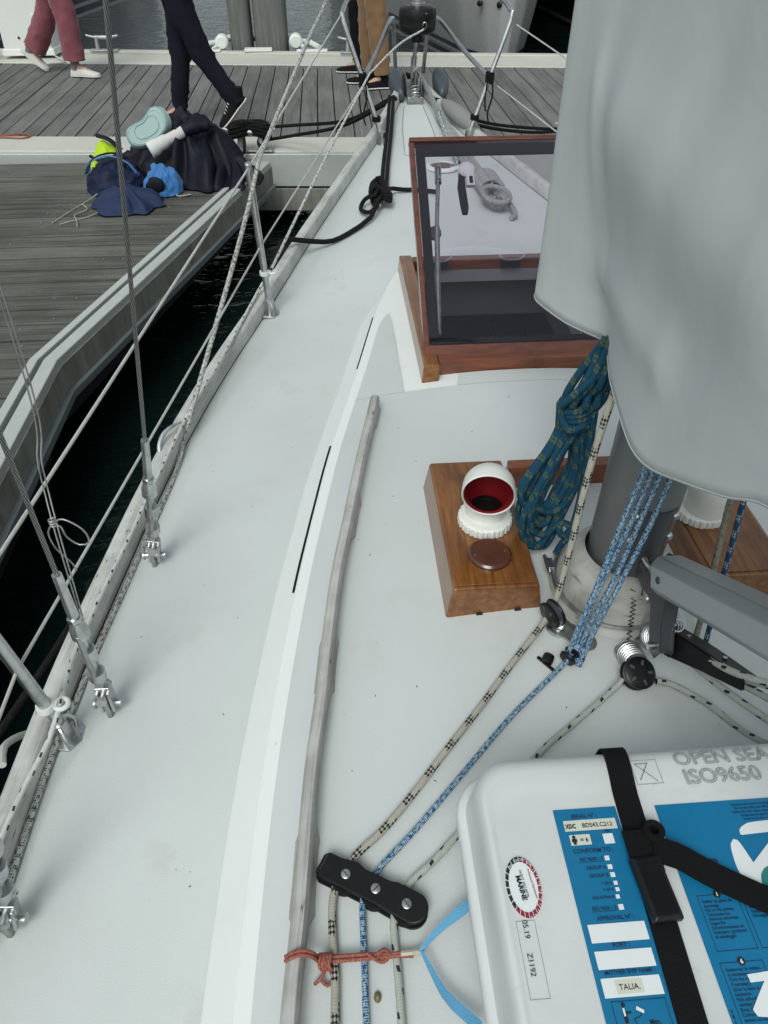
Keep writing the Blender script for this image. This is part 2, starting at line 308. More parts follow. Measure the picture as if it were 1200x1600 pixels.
class MB:
    def __init__(s): s.v = []; s.f = []; s.uv = []
    def face(s, idx, uv=None): s.f.append(tuple(idx)); s.uv.append(uv or [(0, 0)] * len(idx))
    def grid(s, rows, wrap=False, uv=None, flip=False):
        """rows of equal length; wrap closes each row"""
        o = len(s.v); n = len(rows[0])
        for r in rows: s.v += [tuple(p) for p in r]
        for i in range(len(rows) - 1):
            for j in range(n if wrap else n - 1):
                k = (j + 1) % n
                q = [o + i * n + j, o + i * n + k, o + (i + 1) * n + k, o + (i + 1) * n + j]
                w = [(j, i), (j + 1, i), (j + 1, i + 1), (j, i + 1)]
                w = [uv(*a) for a in w] if uv else [(a[0] / n, a[1] / max(1, len(rows) - 1)) for a in w]
                if flip: q.reverse(); w.reverse()
                s.face(q, w)
        return o
    def cap(s, idx, flip=False):
        idx = list(idx); s.face(idx[::-1] if flip else idx)
    def tube(s, path, r, seg=8, caps=True, closed=False, step=None, flat=None):
        P = [Vector(p) for p in path]
        if step: P = catmull(P, step)
        n = len(P); R = r if isinstance(r, (list, tuple)) else None
        if R and len(R) != n: R = [R[0] + (R[-1] - R[0]) * i / (n - 1) for i in range(n)] if len(R) == 2 else [R[min(len(R) - 1, int(i * len(R) / n))] for i in range(n)]
        T = [(P[(i + 1) % n if closed else min(i + 1, n - 1)] - P[(i - 1) % n if closed else max(i - 1, 0)]).normalized() for i in range(n)]
        up = Vector((0, 0, 1)) if abs(T[0].z) < 0.9 else Vector((1, 0, 0))
        X = T[0].cross(up).normalized(); rows = []; L = [0.0]; rr0 = (sum(R) / n) if R else r
        for i in range(n):
            X = (X - T[i] * X.dot(T[i])).normalized(); Y = T[i].cross(X)
            rr = R[i] if R else r
            rows.append([P[i] + (X * cos(2 * pi * k / seg) + Y * sin(2 * pi * k / seg) * (flat or 1)) * rr for k in range(seg)])
            if i: L.append(L[-1] + (P[i] - P[i - 1]).length / (2 * rr0))
        if closed: rows.append(rows[0]); L.append(L[-1] + (P[0] - P[-1]).length / (2 * rr0))
        o = s.grid(rows, True, lambda j, i: (j / seg, L[i]), flip=False)
        if caps and not closed:
            s.cap([o + k for k in range(seg)], True); s.cap([o + (n - 1) * seg + k for k in range(seg)])
        return s
    def box(s, c, d, rot=None):
        c = Vector(c); h = Vector(d) / 2; o = len(s.v)
        for z in (-1, 1):
            for x, y in ((-1, -1), (1, -1), (1, 1), (-1, 1)):
                p = Vector((x * h.x, y * h.y, z * h.z))
                if rot: p = rot @ p
                s.v.append(tuple(c + p))
        for q in ((3, 2, 1, 0), (4, 5, 6, 7), (0, 1, 5, 4), (1, 2, 6, 5), (2, 3, 7, 6), (3, 0, 4, 7)):
            s.face([o + i for i in q], [(0, 0), (d[0], 0), (d[0], d[1]), (0, d[1])])
        return s
    def hexa(s, p):
        """eight corners: four below, four above, both anticlockwise from above"""
        o = len(s.v); s.v += [tuple(q) for q in p]
        for q in ((3, 2, 1, 0), (4, 5, 6, 7), (0, 1, 5, 4), (1, 2, 6, 5), (2, 3, 7, 6), (3, 0, 4, 7)): s.face([o + i for i in q])
        return s
    def lathe(s, prof, seg=24, center=(0, 0, 0), axis=None, caps=True, mod=None):
        """profile of (radius, height)"""
        c = Vector(center); Q = Vector((0, 0, 1)).rotation_difference(Vector(axis)).to_matrix() if axis else None
        rows = []
        for r, h in prof:
            row = []
            for k in range(seg):
                a = 2 * pi * k / seg; rr = r * (mod(a, h) if mod else 1)
                p = Vector((rr * cos(a), rr * sin(a), h)); row.append(c + (Q @ p if Q else p))
            rows.append(row)
        o = s.grid(rows, True)
        if caps:
            if prof[0][0] > 1e-5: s.cap([o + k for k in range(seg)], True)
            if prof[-1][0] > 1e-5: s.cap([o + (len(prof) - 1) * seg + k for k in range(seg)])
        return s
    def prism(s, poly, z0, z1, T=None):
        o = len(s.v); n = len(poly)
        for z in (z0, z1):
            for x, y in poly:
                p = Vector((x, y, z)); s.v.append(tuple(T @ p if T else p))
        s.cap([o + k for k in range(n)], True); s.cap([o + n + k for k in range(n)])
        for k in range(n):
            m = (k + 1) % n; s.face([o + k, o + m, o + n + m, o + n + k])
        return s
    def loft(s, rows, caps=True):
        n = len(rows[0]); o = s.grid(rows, True)
        if caps: s.cap([o + k for k in range(n)], True); s.cap([o + (len(rows) - 1) * n + k for k in range(n)])
        return s
    def sweep(s, path, section, up=(0, 0, 1), caps=True):
        """closed section of (side, height) pairs carried along a path"""
        P = [Vector(p) for p in path]; n = len(P); rows = []; L = [0]
        for i in range(n):
            T = (P[min(i + 1, n - 1)] - P[max(i - 1, 0)]).normalized(); X = T.cross(Vector(up)).normalized(); Z = X.cross(T)
            rows.append([P[i] + X * a + Z * b for a, b in section])
            if i: L.append(L[-1] + (P[i] - P[i - 1]).length)
        per = [0]
        for k in range(len(section)):
            a, b = section[k], section[(k + 1) % len(section)]; per.append(per[-1] + hypot(a[0] - b[0], a[1] - b[1]))
        o = s.grid(rows, True, lambda j, i: (per[j], L[i]))
        m = len(section)
        if caps: s.cap([o + k for k in range(m)], True); s.cap([o + (n - 1) * m + k for k in range(m)])
        return s
    def build(s, name, mat, parent=None, smooth=True, bevel=0, angle=40, local=False, seg=2):
        me = bpy.data.meshes.new(name)
        off = Vector((0, 0, 0))
        if parent is not None and not local: off = world_loc(parent)
        me.from_pydata([(a[0] - off.x, a[1] - off.y, a[2] - off.z) for a in s.v], [], s.f)
        u = me.uv_layers.new(name='UVMap'); flat = [c for f in s.uv for p in f for c in p]; u.data.foreach_set('uv', flat)
        ob = bpy.data.objects.new(name, me); COL.objects.link(ob)
        if isinstance(mat, (list, tuple)):
            for m in mat: me.materials.append(m)
        else: me.materials.append(mat)
        if smooth or bevel:
            me.polygons.foreach_set('use_smooth', [True] * len(me.polygons))
            if not bevel: me.set_sharp_from_angle(angle=radians(angle))
        if bevel:
            b = ob.modifiers.new('bevel', 'BEVEL'); b.width = bevel; b.segments = seg; b.limit_method = 'ANGLE'; b.angle_limit = radians(35); b.harden_normals = True
        if parent is not None: ob.parent = parent
        return ob
def world_loc(o):
    l = Vector((0, 0, 0))
    while o is not None: l += o.location; o = o.parent
    return l
def tag(o, label, cat, group=None):
    o['label'] = label; o['category'] = cat
    if group: o['group'] = group
    return o
def thing(name, label, cat, loc=(0, 0, 0), group=None, rot=None):
    o = bpy.data.objects.new(name, None); COL.objects.link(o); o.location = loc; o.empty_display_size = 0.05
    if rot: o.rotation_euler = rot
    return tag(o, label, cat, group)
def struct(o): o['kind'] = 'structure'; return o
def text(name, s, size, loc, mat, parent, rotz=0.0, align='LEFT', outline=0.0, sx=1.0, lift=0.0, bold=0.0, euler=None, spacing=1.0):
    cu = bpy.data.curves.new(name, 'FONT'); cu.body = s; cu.size = size; cu.align_x = align; cu.space_line = spacing; cu.resolution_u = 3
    if outline: cu.fill_mode = 'NONE'; cu.bevel_depth = outline; cu.bevel_resolution = 0
    else: cu.extrude = 0.0001; cu.offset = bold
    ob = bpy.data.objects.new(name, cu); COL.objects.link(ob)
    dg = bpy.context.evaluated_depsgraph_get(); me = bpy.data.meshes.new_from_object(ob.evaluated_get(dg)); me.name = name
    COL.objects.unlink(ob); bpy.data.objects.remove(ob)
    o = bpy.data.objects.new(name, me); COL.objects.link(o); me.materials.clear(); me.materials.append(mat)
    o.parent = parent; o.location = Vector(loc) - (world_loc(parent) if parent else Vector()); o.rotation_euler = euler or (0, 0, rotz); o.scale = (sx, 1, 1)
    return o
def interp(x, xs, ys):
    if x <= xs[0]: return ys[0]
    for i in range(len(xs) - 1):
        if x <= xs[i + 1]:
            return ys[i] + (ys[i + 1] - ys[i]) * (x - xs[i]) / (xs[i + 1] - xs[i])
    return ys[-1]
def smooth_table(xs, ys):
    """monotone-ish cubic through a table"""
    def f(x):
        if x <= xs[0]: return ys[0]
        if x >= xs[-1]: return ys[-1]
        i = max(k for k in range(len(xs) - 1) if xs[k] <= x)
        def m(k):
            if k == 0 or k == len(xs) - 1: j = min(max(k, 0), len(xs) - 2) if k == 0 else k - 1; return (ys[j + 1] - ys[j]) / (xs[j + 1] - xs[j])
            return (ys[k + 1] - ys[k - 1]) / (xs[k + 1] - xs[k - 1])
        h = xs[i + 1] - xs[i]; t = (x - xs[i]) / h
        return (2*t**3 - 3*t*t + 1) * ys[i] + (t**3 - 2*t*t + t) * h * m(i) + (-2*t**3 + 3*t*t) * ys[i + 1] + (t**3 - t*t) * h * m(i + 1)
    return f
# ================================================================ THE SETTING
w = MB(); n = 24
w.grid([[V(-1500 + 3000 * j / n, -1500 + 3000 * i / n, 0) for j in range(n + 1)] for i in range(n + 1)])
struct(w.build('water', M['water']))

# ---- main walkway of the marina: kerbs, planks
near_in = lambda x: 6.071 - 0.078 * x
far_in = lambda x: 8.75 - 0.11 * x
near_out = lambda x: 5.66 - 0.07 * x
far_out = lambda x: 9.34 - 0.117 * x
DZ = 0.50
def strip(mb, x0, x1, f0, f1, z0, z1):
    mb.hexa([(x0, f0(x0), z0), (x1, f0(x1), z0), (x1, f1(x1), z0), (x0, f1(x0), z0), (x0, f0(x0), z1), (x1, f0(x1), z1), (x1, f1(x1), z1), (x0, f1(x0), z1)])
walk = bpy.data.objects.new('walkway', None); COL.objects.link(walk); struct(walk)
m = MB(); strip(m, -7.5, 6.5, lambda x: near_out(x) + .004, lambda x: far_out(x) - .004, 0.22, 0.42); m.build('frame', M['dark'], walk, smooth=False)
m = MB(); strip(m, -7.5, 6.5, lambda x: near_out(x) + .05, near_in, 0.30, DZ + .006); m.build('kerb', M['kerb'], walk, bevel=.008)
m = MB(); strip(m, -7.5, 6.5, near_out, lambda x: near_out(x) + .046, 0.27, DZ - .004); m.build('kerb_lip', M['dock_alu'], walk, bevel=.006)
m = MB(); strip(m, -7.5, 6.5, far_in, lambda x: far_out(x) - .12, 0.30, DZ + .008); m.build('kerb', M['kerb'], walk, bevel=.008)
m = MB(); strip(m, -7.5, 6.5, lambda x: far_out(x) - .115, far_out, 0.27, DZ + .035); m.build('kerb_lip', M['kerb'], walk, bevel=.01)
m = MB(); strip(m, -7.5, 6.5, lambda x: near_out(x) - .02, lambda x: near_out(x) - .003, 0.10, 0.26); m.build('rubbing_strip', M['dock_side'], walk, bevel=.004)
x = -7.3
while x < 6.3:
    m = MB(); a, b = x + .0045, x + .1405; dz = random.uniform(-.002, .002)
    m.hexa([(p, f(p) + e, z) for z in (.462, DZ + dz) for (p, f, e) in ((a, near_in, .004), (b, near_in, .004), (b, far_in, -.004), (a, far_in, -.004))])
    m.build('plank', M['plank_y'], walk, bevel=.003); x += .145
# floats under the walkway
for fx in (-6, -3.4, .4, 3.6):
    m = MB(); m.box((fx, 7.6 - .09 * fx, .05), (2.2, 2.6, .42)); m.build('float', M['dark'], walk, bevel=.03)

# ---- finger pontoon with the gusset towards the bow
finger = bpy.data.objects.new('finger_pontoon', None); COL.objects.link(finger); struct(finger)
EDGE = [(-.965, 5.50), (-1.735, 2.80), (-1.742, -2.2)]
def edge_x(y): return interp(-y, [-5.50, -2.80, 2.2], [-.965, -1.735, -1.742])
def rail_path(off): return [V(EDGE[0][0] - off * .96, EDGE[0][1] + off * .28, 0), V(EDGE[1][0] - off, EDGE[1][1] + off * .14, 0), V(EDGE[2][0] - off, EDGE[2][1], 0)]
def edge_strip(name, o0, o1, z0, z1, mat, bev=.003):
    a, b = rail_path(o0), rail_path(o1); m = MB()
    rows = [[V(b[i].x, b[i].y, z0), V(a[i].x, a[i].y, z0), V(a[i].x, a[i].y, z1), V(b[i].x, b[i].y, z1)] for i in range(3)]
    m.loft(rows); return m.build(name, mat, finger, bevel=bev)
edge_strip('edge_rail', .0, .060, .345, DZ + .012, M['dock_alu'], .006)
edge_strip('edge_groove', .061, .083, .30, DZ - .03, M['dark'], 0)
edge_strip('inner_rail', .084, .122, .30, DZ + .010, M['dock_alu'], .004)
edge_strip('side_plate', -.008, -.001, .365, DZ - .02, M['dock_side'], .0)
edge_strip('bottom_flange', -.030, -.0015, .325, .362, M['dock_flange'], .004)
y = 5.635; k = 0
while y > -2.1:
    y0, y1 = y - .1465, y - .0085; m = MB(); dz = random.uniform(-.003, .002)
    xl = -3.75
    m.hexa([(px, py, z) for z in (.462, DZ - .004 + dz) for (px, py) in ((xl, y0), (edge_x(y0) - .132, y0), (edge_x(y1) - .132, y1), (xl, y1))])
    m.build('plank', M['plank_x'], finger, bevel=.003); y -= .155; k += 1
m = MB(); y = 5.56
while y > 0:
    for dx in (.24, .34, 1.0, 1.06, 1.75):
        if random.random() < .75: m.lathe([(.0045, 0), (.0045, .0035)], 6, (edge_x(y) - dx + random.uniform(-.01, .01), y + random.choice((-.03, .03)), DZ - .003))
    y -= .155
s_ = m.build('screw_heads', M['galv'], finger); s_['kind'] = 'stuff'
m = MB()
m.prism([(-3.7, 5.6), (-3.7, -2.1), (-1.80, -2.1), (-1.80, 2.75), (-1.08, 5.45), (-1.08, 5.6)],   .2, .40); m.build('frame', M['dark'], finger, smooth=False)
for fy in (.2, 2.2, 4.4):
    m = MB(); m.box((-2.75, fy, .05), (1.7, 1.2, .42)); m.build('float', M['dark'], finger, bevel=.03)

# ================================================================ THE YACHT
sheer = lambda y: .66 + (.0115 * y * y if y > 0 else 0)
hb = smooth_table([-1.6, -.5, .3, .62, .888, 1.087, 1.347, 1.614, 1.906, 2.259, 2.692, 3.356, 4.112, 4.64, 5.2, 5.45],
                  [1.21, 1.225, 1.215, 1.204, 1.188, 1.17, 1.135, 1.095, 1.04, .955, .828, .637, .395, .221, .062, .022])
def deck_z(x, y): b = max(hb(y), .02); return sheer(y) + .09 * hb(y) * (1 - min(1, (x / b) ** 2))
cedge = smooth_table([-1.6, .0, .293, .676, 1.072, 1.338, 1.586, 1.981, 2.345, 2.50, 2.65, 2.76, 2.83, 2.87],
                     [.735, .742, .737, .714, .666, .622, .577, .487, .410, .368, .318, .255, .17, .02])
roof_c = lambda y: .955 if y < 1.3 else .955 - .03 * (y - 1.3) / 1.4
roof_z = lambda x, y: roof_c(y) - .07 * (x / .62) ** 2

yacht = thing('sailing_yacht', 'white sailing yacht whose foredeck, side deck and cabin roof fill the picture', 'sailboat', (0, 0, .0))
YS = [-1.6 + 7.05 * i / 141 for i in range(142)]
m = MB(); rows = []
for y in YS:
    b = hb(y); rows.append([V(b * (-1 + 2 * j / 48), y, deck_z(b * (-1 + 2 * j / 48), y)) for j in range(49)])
keep = MB(); keep.grid(rows)
keep2 = [(f, u) for f, u in zip(keep.f, keep.uv) if not (1.5 < sum(keep.v[i][1] for i in f) / 4 < 2.72 and abs(sum(keep.v[i][0] for i in f) / 4) < .33)]
keep.f = [a for a, _ in keep2]; keep.uv = [b for _, b in keep2]
keep.build('deck', M['nonskid'], yacht)
# hull sides, both boards joined into one shell
for sgn in (-1, 1):
    pass
m = MB(); rows = []
for y in YS[::3] + [5.45]:
    b = hb(y); fl = .35 if y > 3 else .12
    sec = []
    for sgn, zz in ((-1, None),):
        prof = [(b + .046, sheer(y) - .002), (b + .03, sheer(y) - .10), (max(.01, b * .93 - .02), .38), (max(.008, b * .84 - .05 - .12 * max(0, min(1, (y - 3.0) / 1.6))), .0), (max(.006, b * .6 - .1), -.4)]
        sec = [V(-px, y, z) for px, z in prof] + [V(px, y, z) for px, z in prof[::-1]]
    rows.append(sec)
m.grid(rows); m.build('hull', M['hull_white'], yacht, angle=60)
# toe rails of bleached wood
for sgn in (-1, 1):
    path = [V(sgn * (hb(y) + .022), y, sheer(y) - .006) for y in YS]
    prof = [(-.024, 0), (-.0215, .060), (-.015, .066), (.015, .066), (.0215, .060), (.024, 0)]
    m = MB(); m.tube([V(sgn * (hb(y) - .002), y, deck_z(hb(y) - .002, y)) for y in YS], .0032, 6); m.build('caulk_line', plain('dark_caulk', (.05, .048, .042), .8, var=.5), yacht)
    m = MB(); m.sweep(path, prof if sgn > 0 else prof[::-1]); m.build('toe_rail', M['rail_grey'], yacht, angle=50)
# cabin trunk: side, rounded edge, roof with the hatch opening left out
HX, HY0, HY1 = .25, 1.91, 2.63
ys = sorted(set([-1.6 + .1 * i for i in range(45)] + [HY0, HY1, 2.345, 2.45, 2.52, 2.58, 2.68, 2.72, 2.76, 2.79, 2.82, 2.84, 2.858, 2.868]))
ys = [y for y in ys if y <= 2.868]
def section(y):
    c = cedge(y); out = .058 * min(1, max(.15, (2.95 - y) / .6)); zb = deck_z(c + out, y) - .02; ze = roof_z(c, y)
    dr = min(.048, .4 * (ze - zb)); L = [(c + out, zb), (c + out * .975, ze - dr - .004), (c + out * .955, ze - dr), (c + .004, ze - .0035), (c + .001, ze - .0012), (c - .006, ze - .0005), (c - .02, roof_z(c - .02, y) + .0012)]
    hx = min(HX, max(.001, (c - .02) * .8))
    for k in range(1, 7): xx = (c - .02) + (hx - (c - .02)) * k / 6; L.append((xx, roof_z(xx, y)))
    for k in range(1, 5): xx = hx * (1 - k / 4); L.append((xx, roof_z(xx, y)))
    return [V(-a, y, b) for a, b in L] + [V(a, y, b) for a, b in L[-2::-1]]
m = MB(); m.grid([section(y) for y in ys])
pairs = [(f, u) for f, u in zip(m.f, m.uv) if not (HY0 < sum(m.v[i][1] for i in f) / 4 < HY1 and abs(sum(m.v[i][0] for i in f) / 4) < HX - .002)]
m.f = [a for a, _ in pairs]; m.uv = [b for _, b in pairs]
last = section(ys[-1]); o = len(m.v); m.v += [tuple(p) for p in last]; m.cap([o + i for i in range(len(last))])
trunk = m.build('cabin_trunk', M['gel'], yacht, angle=22)
# nonskid panels on the roof, 3 mm proud, leaving the glossy margins
def roofgrid(mb, y0, y1, ny, xa, xb, nx):
    mb.grid([[V(x_, y_, roof_z(x_, y_) + .003) for x_ in [xa(y_) + (xb(y_) - xa(y_)) * j / nx for j in range(nx + 1)]] for y_ in [y0 + (y1 - y0) * i / ny for i in range(ny + 1)]])
m = MB()
roofgrid(m, -1.55, 1.80, 34, lambda y: -(cedge(y) - .026), lambda y: cedge(y) - .026, 40)
roofgrid(m, 1.801, 1.868, 2, lambda y: -.205 + (y - 1.8) * .2, lambda y: .205 - (y - 1.8) * .2, 12)
def tip(y, lo, hi): return lo + (hi - lo) * max(0, (y - 2.20) / .125) ** 3
roofgrid(m, 1.801, 2.325, 22, lambda y: -(cedge(y) - .026) + tip(y, 0, .022), lambda y: -.360 - tip(y, 0, .006), 8)
roofgrid(m, 1.801, 2.325, 22, lambda y: .360 + tip(y, 0, .006), lambda y: (cedge(y) - .026) - tip(y, 0, .022), 8)
m.build('nonskid_panel', M['nonskid_roof'], trunk)
# black sealing line along the cabin-side window, then a drawn shadow line ahead
def side_strip(y0, y1, r, name, n=24):
    m = MB(); m.tube([V(-(cedge(y) + .006), y, roof_z(cedge(y), y) - .0035) for y in [y0 + (y1 - y0) * i / n for i in range(n + 1)]], r, 8); return m.build(name, M['rubber'], trunk)
side_strip(1.085, 1.60, .0030, 'trim_and_shade')
side_strip(1.99, 2.32, .0020, 'trim_and_shade')  # thin shadow along the roof edge, drawn as a dark strip
# scattered grit on the deck and roof
random.seed(31); m = MB()
for k in range(34):
    if k < 18: x_ = random.uniform(-.62, -.05); y_ = random.uniform(.3, 1.75); z_ = roof_z(x_, y_) + .0035
    else: y_ = random.uniform(.4, 4.0); x_ = -random.uniform(cedge(y_) + .09 if y_ < 2.5 else .3, max(.35, hb(y_) - .05)); z_ = deck_z(x_, y_) + .0005
    if abs(x_) > hb(y_): continue
    a = random.uniform(0, 3.1); L_ = random.uniform(.0012, .005); m.box((x_, y_, z_), (L_, random.uniform(.0008, .0018), .001), Matrix.Rotation(a, 3, 'Z'))
g_ = m.build('grit', plain('dark_grit', (.05, .045, .035), .9), yacht); g_['kind'] = 'stuff'
# grab rail of bleached teak with its feet
gx = smooth_table([-.6, .271, .40, .632, .774, .91, 1.071, 1.26, 1.424, 1.711, 1.75], [-.672, -.653, -.641, -.624, -.606, -.592, -.572, -.538, -.509, -.4535, -.4455])
for sgn in (-1, 1):
    path = [V(sgn * -gx(y), y, roof_z(gx(y), y) + .034) for y in [-.6 + 2.335 * i / 90 for i in range(91)]]
    m = MB(); pr_ = [(-.0125, -.012), (-.0125, .008), (-.007, .0155), (.007, .0155), (.0125, .008), (.0125, -.012), (.006, -.017), (-.006, -.017)]
    m.sweep(path, pr_); gr = m.build('grab_rail', M['teak_grey'], yacht, angle=50)
    for fy in (1.70, 1.27, .86, .47, .08, -.32):
        m = MB(); rows = []
        for t in [-1, -.75, -.5, -.25, 0, .25, .5, .75, 1]:
            y = fy + t * .075 if fy < 1.6 else fy - .02 + t * .045
            h = .021 * (1 - abs(t) ** 2.2) ** .5 if fy < 1.6 else .0215
            zz = roof_z(gx(y), y) + .023; x_ = sgn * -gx(y)
            zb = zz - .001 - max(h, .002)
            wb = .0118 + .0085 * min(1, h / .015); rows.append([V(x_ - wb, y, zb), V(x_ + wb, y, zb), V(x_ + .0118, y, zz + .001), V(x_ - .0118, y, zz + .001)])
        m.loft(rows); m.build('foot', M['teak_grey'], gr, angle=60)
# ================================================================ HATCH
hatch = thing('deck_hatch', 'open varnished wooden hatch with raised smoked lid, ahead of the mast', 'hatch', (0, 2.2, .93))
co = MB()
for sx in (-1, 1):
    m = MB(); x0, x1 = sorted((sx * .305, sx * .252)); zt = lambda y: roof_z(.29, y) + .055
    m.hexa([(x0, 1.838, roof_z(.29, 1.84) - .012), (x1, 1.838, roof_z(.29, 1.84) - .012), (x1, 2.69, roof_z(.29, 2.69) - .012), (x0, 2.69, roof_z(.29, 2.69) - .012),
            (x0 + .006 * (sx < 0), 1.842, zt(1.84)), (x1 - .006 * (sx > 0), 1.842, zt(1.84)), (x1 - .006 * (sx > 0), 2.69, zt(2.69)), (x0 + .006 * (sx < 0), 2.69, zt(2.69))])
    m.build('coaming', M['varnish_y'], hatch, bevel=.005)
def crossrail(y0, y1, top):
    m = MB(); rows = []
    for i in range(13):
        x_ = -.2515 + .503 * i / 12; zb = roof_z(x_, (y0 + y1) / 2) - .012; zt = roof_z(.25, y0) + top
        rows.append([V(x_, y0, zb), V(x_, y1, zb), V(x_, y1, zt), V(x_, y0, zt)])
    m.loft(rows); return m.build('coaming', M['varnish_x'], hatch, bevel=.004)
crossrail(1.872, 1.909, .050); crossrail(2.631, 2.675, .050)
RING = ((-.25, 1.91), (.25, 1.91), (.25, 2.63), (-.25, 2.63))
def well(levels):
    m = MB(); m.grid([[V(x_ * k, 2.27 + (y_ - 2.27) * k, z) for x_, y_ in RING] for z, k in levels], True); return m
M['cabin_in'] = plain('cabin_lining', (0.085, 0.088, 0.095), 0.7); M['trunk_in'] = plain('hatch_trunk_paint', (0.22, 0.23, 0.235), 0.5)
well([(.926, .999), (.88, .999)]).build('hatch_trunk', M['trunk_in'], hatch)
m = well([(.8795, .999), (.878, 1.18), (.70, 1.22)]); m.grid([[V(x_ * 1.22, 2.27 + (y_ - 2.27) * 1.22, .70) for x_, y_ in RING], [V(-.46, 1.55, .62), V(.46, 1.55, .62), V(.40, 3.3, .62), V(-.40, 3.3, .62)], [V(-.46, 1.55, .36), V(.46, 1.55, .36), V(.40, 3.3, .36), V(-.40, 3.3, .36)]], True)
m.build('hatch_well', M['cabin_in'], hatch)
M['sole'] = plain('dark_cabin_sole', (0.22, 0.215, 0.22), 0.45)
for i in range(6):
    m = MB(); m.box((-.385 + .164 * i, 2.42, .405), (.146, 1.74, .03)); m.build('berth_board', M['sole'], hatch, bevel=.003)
# the lid stands on its aft hinge, 36 degrees up
lid = bpy.data.objects.new('lid', None); COL.objects.link(lid); lid.parent = hatch; lid.location = V(0, 1.93, .985) - V(0, 2.2, .93); lid.rotation_euler = (radians(35.7), 0, 0)
LW, LL = .288, .735
def lidpart(name, mb, mat, **k): k.setdefault('bevel', .004); return mb.build(name, mat, lid, local=True, **k)
lidpart('rail', MB().box((0, -.008, -.012), (2 * LW, .040, .040)), M['red_wood'])
lidpart('rail', MB().box((0, LL - .004, -.014), (2 * LW, .016, .034)), M['red_wood'])
for sx in (-1, 1): lidpart('stile', MB().box((sx * (LW - .008), (LL - .0) / 2 - .002, -.014), (.016, LL - .026, .034)), M['red_wood'])
lidpart('pane', MB().box((0, .012 + (LL - .026) / 2, -.0015), (2 * (LW - .0162), LL - .027, .006)), M['smoked'], bevel=0, smooth=False)
g = MB(); 
g.box((0, LL - .040, -.0095), (2 * (LW - .019), .040, .008)); lidpart('gasket', g, M['rubber'], bevel=.002)
g = MB(); g.box((0, .030, -.0095), (2 * (LW - .019), .018, .008)); lidpart('gasket', g, M['rubber'], bevel=.002)
for sx in (-1, 1): lidpart('gasket', MB().box((sx * (LW - .034), LL / 2 - .02, -.0095), (.030, LL - .084, .008)), M['rubber'], bevel=.002)
# telescopic stay under the pane
m = MB(); m.tube([(-.196, .655, -.035), (-.199, .594, -.035)], .011, 10); lidpart('stay', m, M['steel'], bevel=0)
m = MB(); m.tube([(-.199, .60, -.037), (-.216, .43, -.037)], .0065, 10); lidpart('stay', m, M['steel_dull'], bevel=0)
m = MB(); m.tube([(-.214, .44, -.038), (-.236, .065, -.038)], .0085, 10); lidpart('stay', m, M['steel_dull'], bevel=0)
m = MB(); m.lathe([(.004, 0), (.021, .002), (.023, .010), (.021, .018), (.004, .02)], 18, (-.222, .425, -.062)); lidpart('stay_knob', m, M['dark_alloy'], bevel=0)
m = MB(); m.lathe([(.006, 0), (.006, .012)], 8, (-.196, .648, -.03)); m.lathe([(.006, 0), (.006, .012)], 8, (-.198, .605, -.03)); lidpart('stay_pin', m, M['steel'], bevel=0)
# latch: round boss, slotted tail and a black lever
m = MB(); m.lathe([(.012, -.012), (.026, -.010), (.028, .0), (.022, .006), (0.001, .007)], 20, (-.105, .635, -.022)); m.box((-.098, .595, -.02), (.026, .05, .014)); lidpart('latch_boss', m, M['white_pl'], bevel=0)
m = MB(); m.box((-.096, .588, -.011), (.010, .022, .006)); lidpart('latch_slot', m, M['black'], bevel=0)
m = MB(); m.prism([(-.130, .632), (-.112, .625), (-.112, .575), (-.108, .50), (-.112, .478), (-.130, .478), (-.134, .51), (-.138, .575)], -.040, -.026); lidpart('latch_lever', m, M['black'], bevel=.003)
# hinge straps / catches on the forward coaming
for cx in (-.16, .115):
    m = MB(); m.box((cx, 2.618, .955), (.075, .020, .034)); m.build('catch', M['black'], hatch, bevel=.006)
    m = MB(); m.tube([(cx - .045, 2.612, .99), (cx - .03, 2.60, .975), (cx + .03, 2.60, .975), (cx + .05, 2.612, .99)], .004, 6, step=.01); m.build('catch_wire', M['steel'], hatch)

# ================================================================ DORADE BOXES, COWLS
def dorade(sx, label):
    t = thing('dorade_box', label, 'vent box', (sx * .257, 1.14, .94)); ZT = 1.015
    X0, X1, Y0, Y1 = .171, .343, .940, 1.345
    zr = lambda x: roof_z(x, 1.0) - .012
    m = MB()
    a, b = (X0, X1) if sx > 0 else (-X1, -X0)
    f = .013
    m.hexa([(a - f, Y0 - .004, zr(a) + .0), (b + f, Y0 - .004, zr(b)), (b + f, Y1 + f, zr(b)), (a - f, Y1 + f, zr(a)), (a, Y0, ZT), (b, Y0, ZT), (b, Y1, ZT), (a, Y1, ZT)])
    m.build('box', M['varnish_y'], t, bevel=.006)
    # drain notches in the aft face and the outer face
    for nx in (.33, .78):
        xx = a + (b - a) * nx
        n_ = MB(); n_.tube([(xx, Y0 - .0075, zr(xx) + .014), (xx, Y0 + .01, zr(xx) + .014)], .007, 10); n_.build('drain_hole', M['dark'], t)
    m = MB(); m.box(((a + b) / 2, (Y0 + Y1) / 2, ZT + .0015), (abs(b - a) - .016, Y1 - Y0 - .016, .004)); m.build('lid', M['varnish_y'], t, bevel=.0015)
    return t
dorade(-1, 'varnished wooden vent box on the near side of the mast, carrying the red-lined cowl')
dorade(1, 'varnished wooden vent box partly hidden beyond the mast and under the grey canvas')
m = MB(); m.hexa([(x_, y_, z_) for z_ in (.93, 1.016) for x_, y_ in ((-.158, 1.31), (.158, 1.31), (.158, 1.342), (-.158, 1.342))])
tag(m.build('wooden_crossboard', M['varnish_x'], None, bevel=.004), 'varnished board joining the two vent boxes behind the mast', 'board')
m = MB(); m.lathe([(.044, 0), (.044, .006), (.040, .0095), (.036, .008), (.012, .008), (.001, .0085)], 32, (-.257, 1.025, 1.0187))
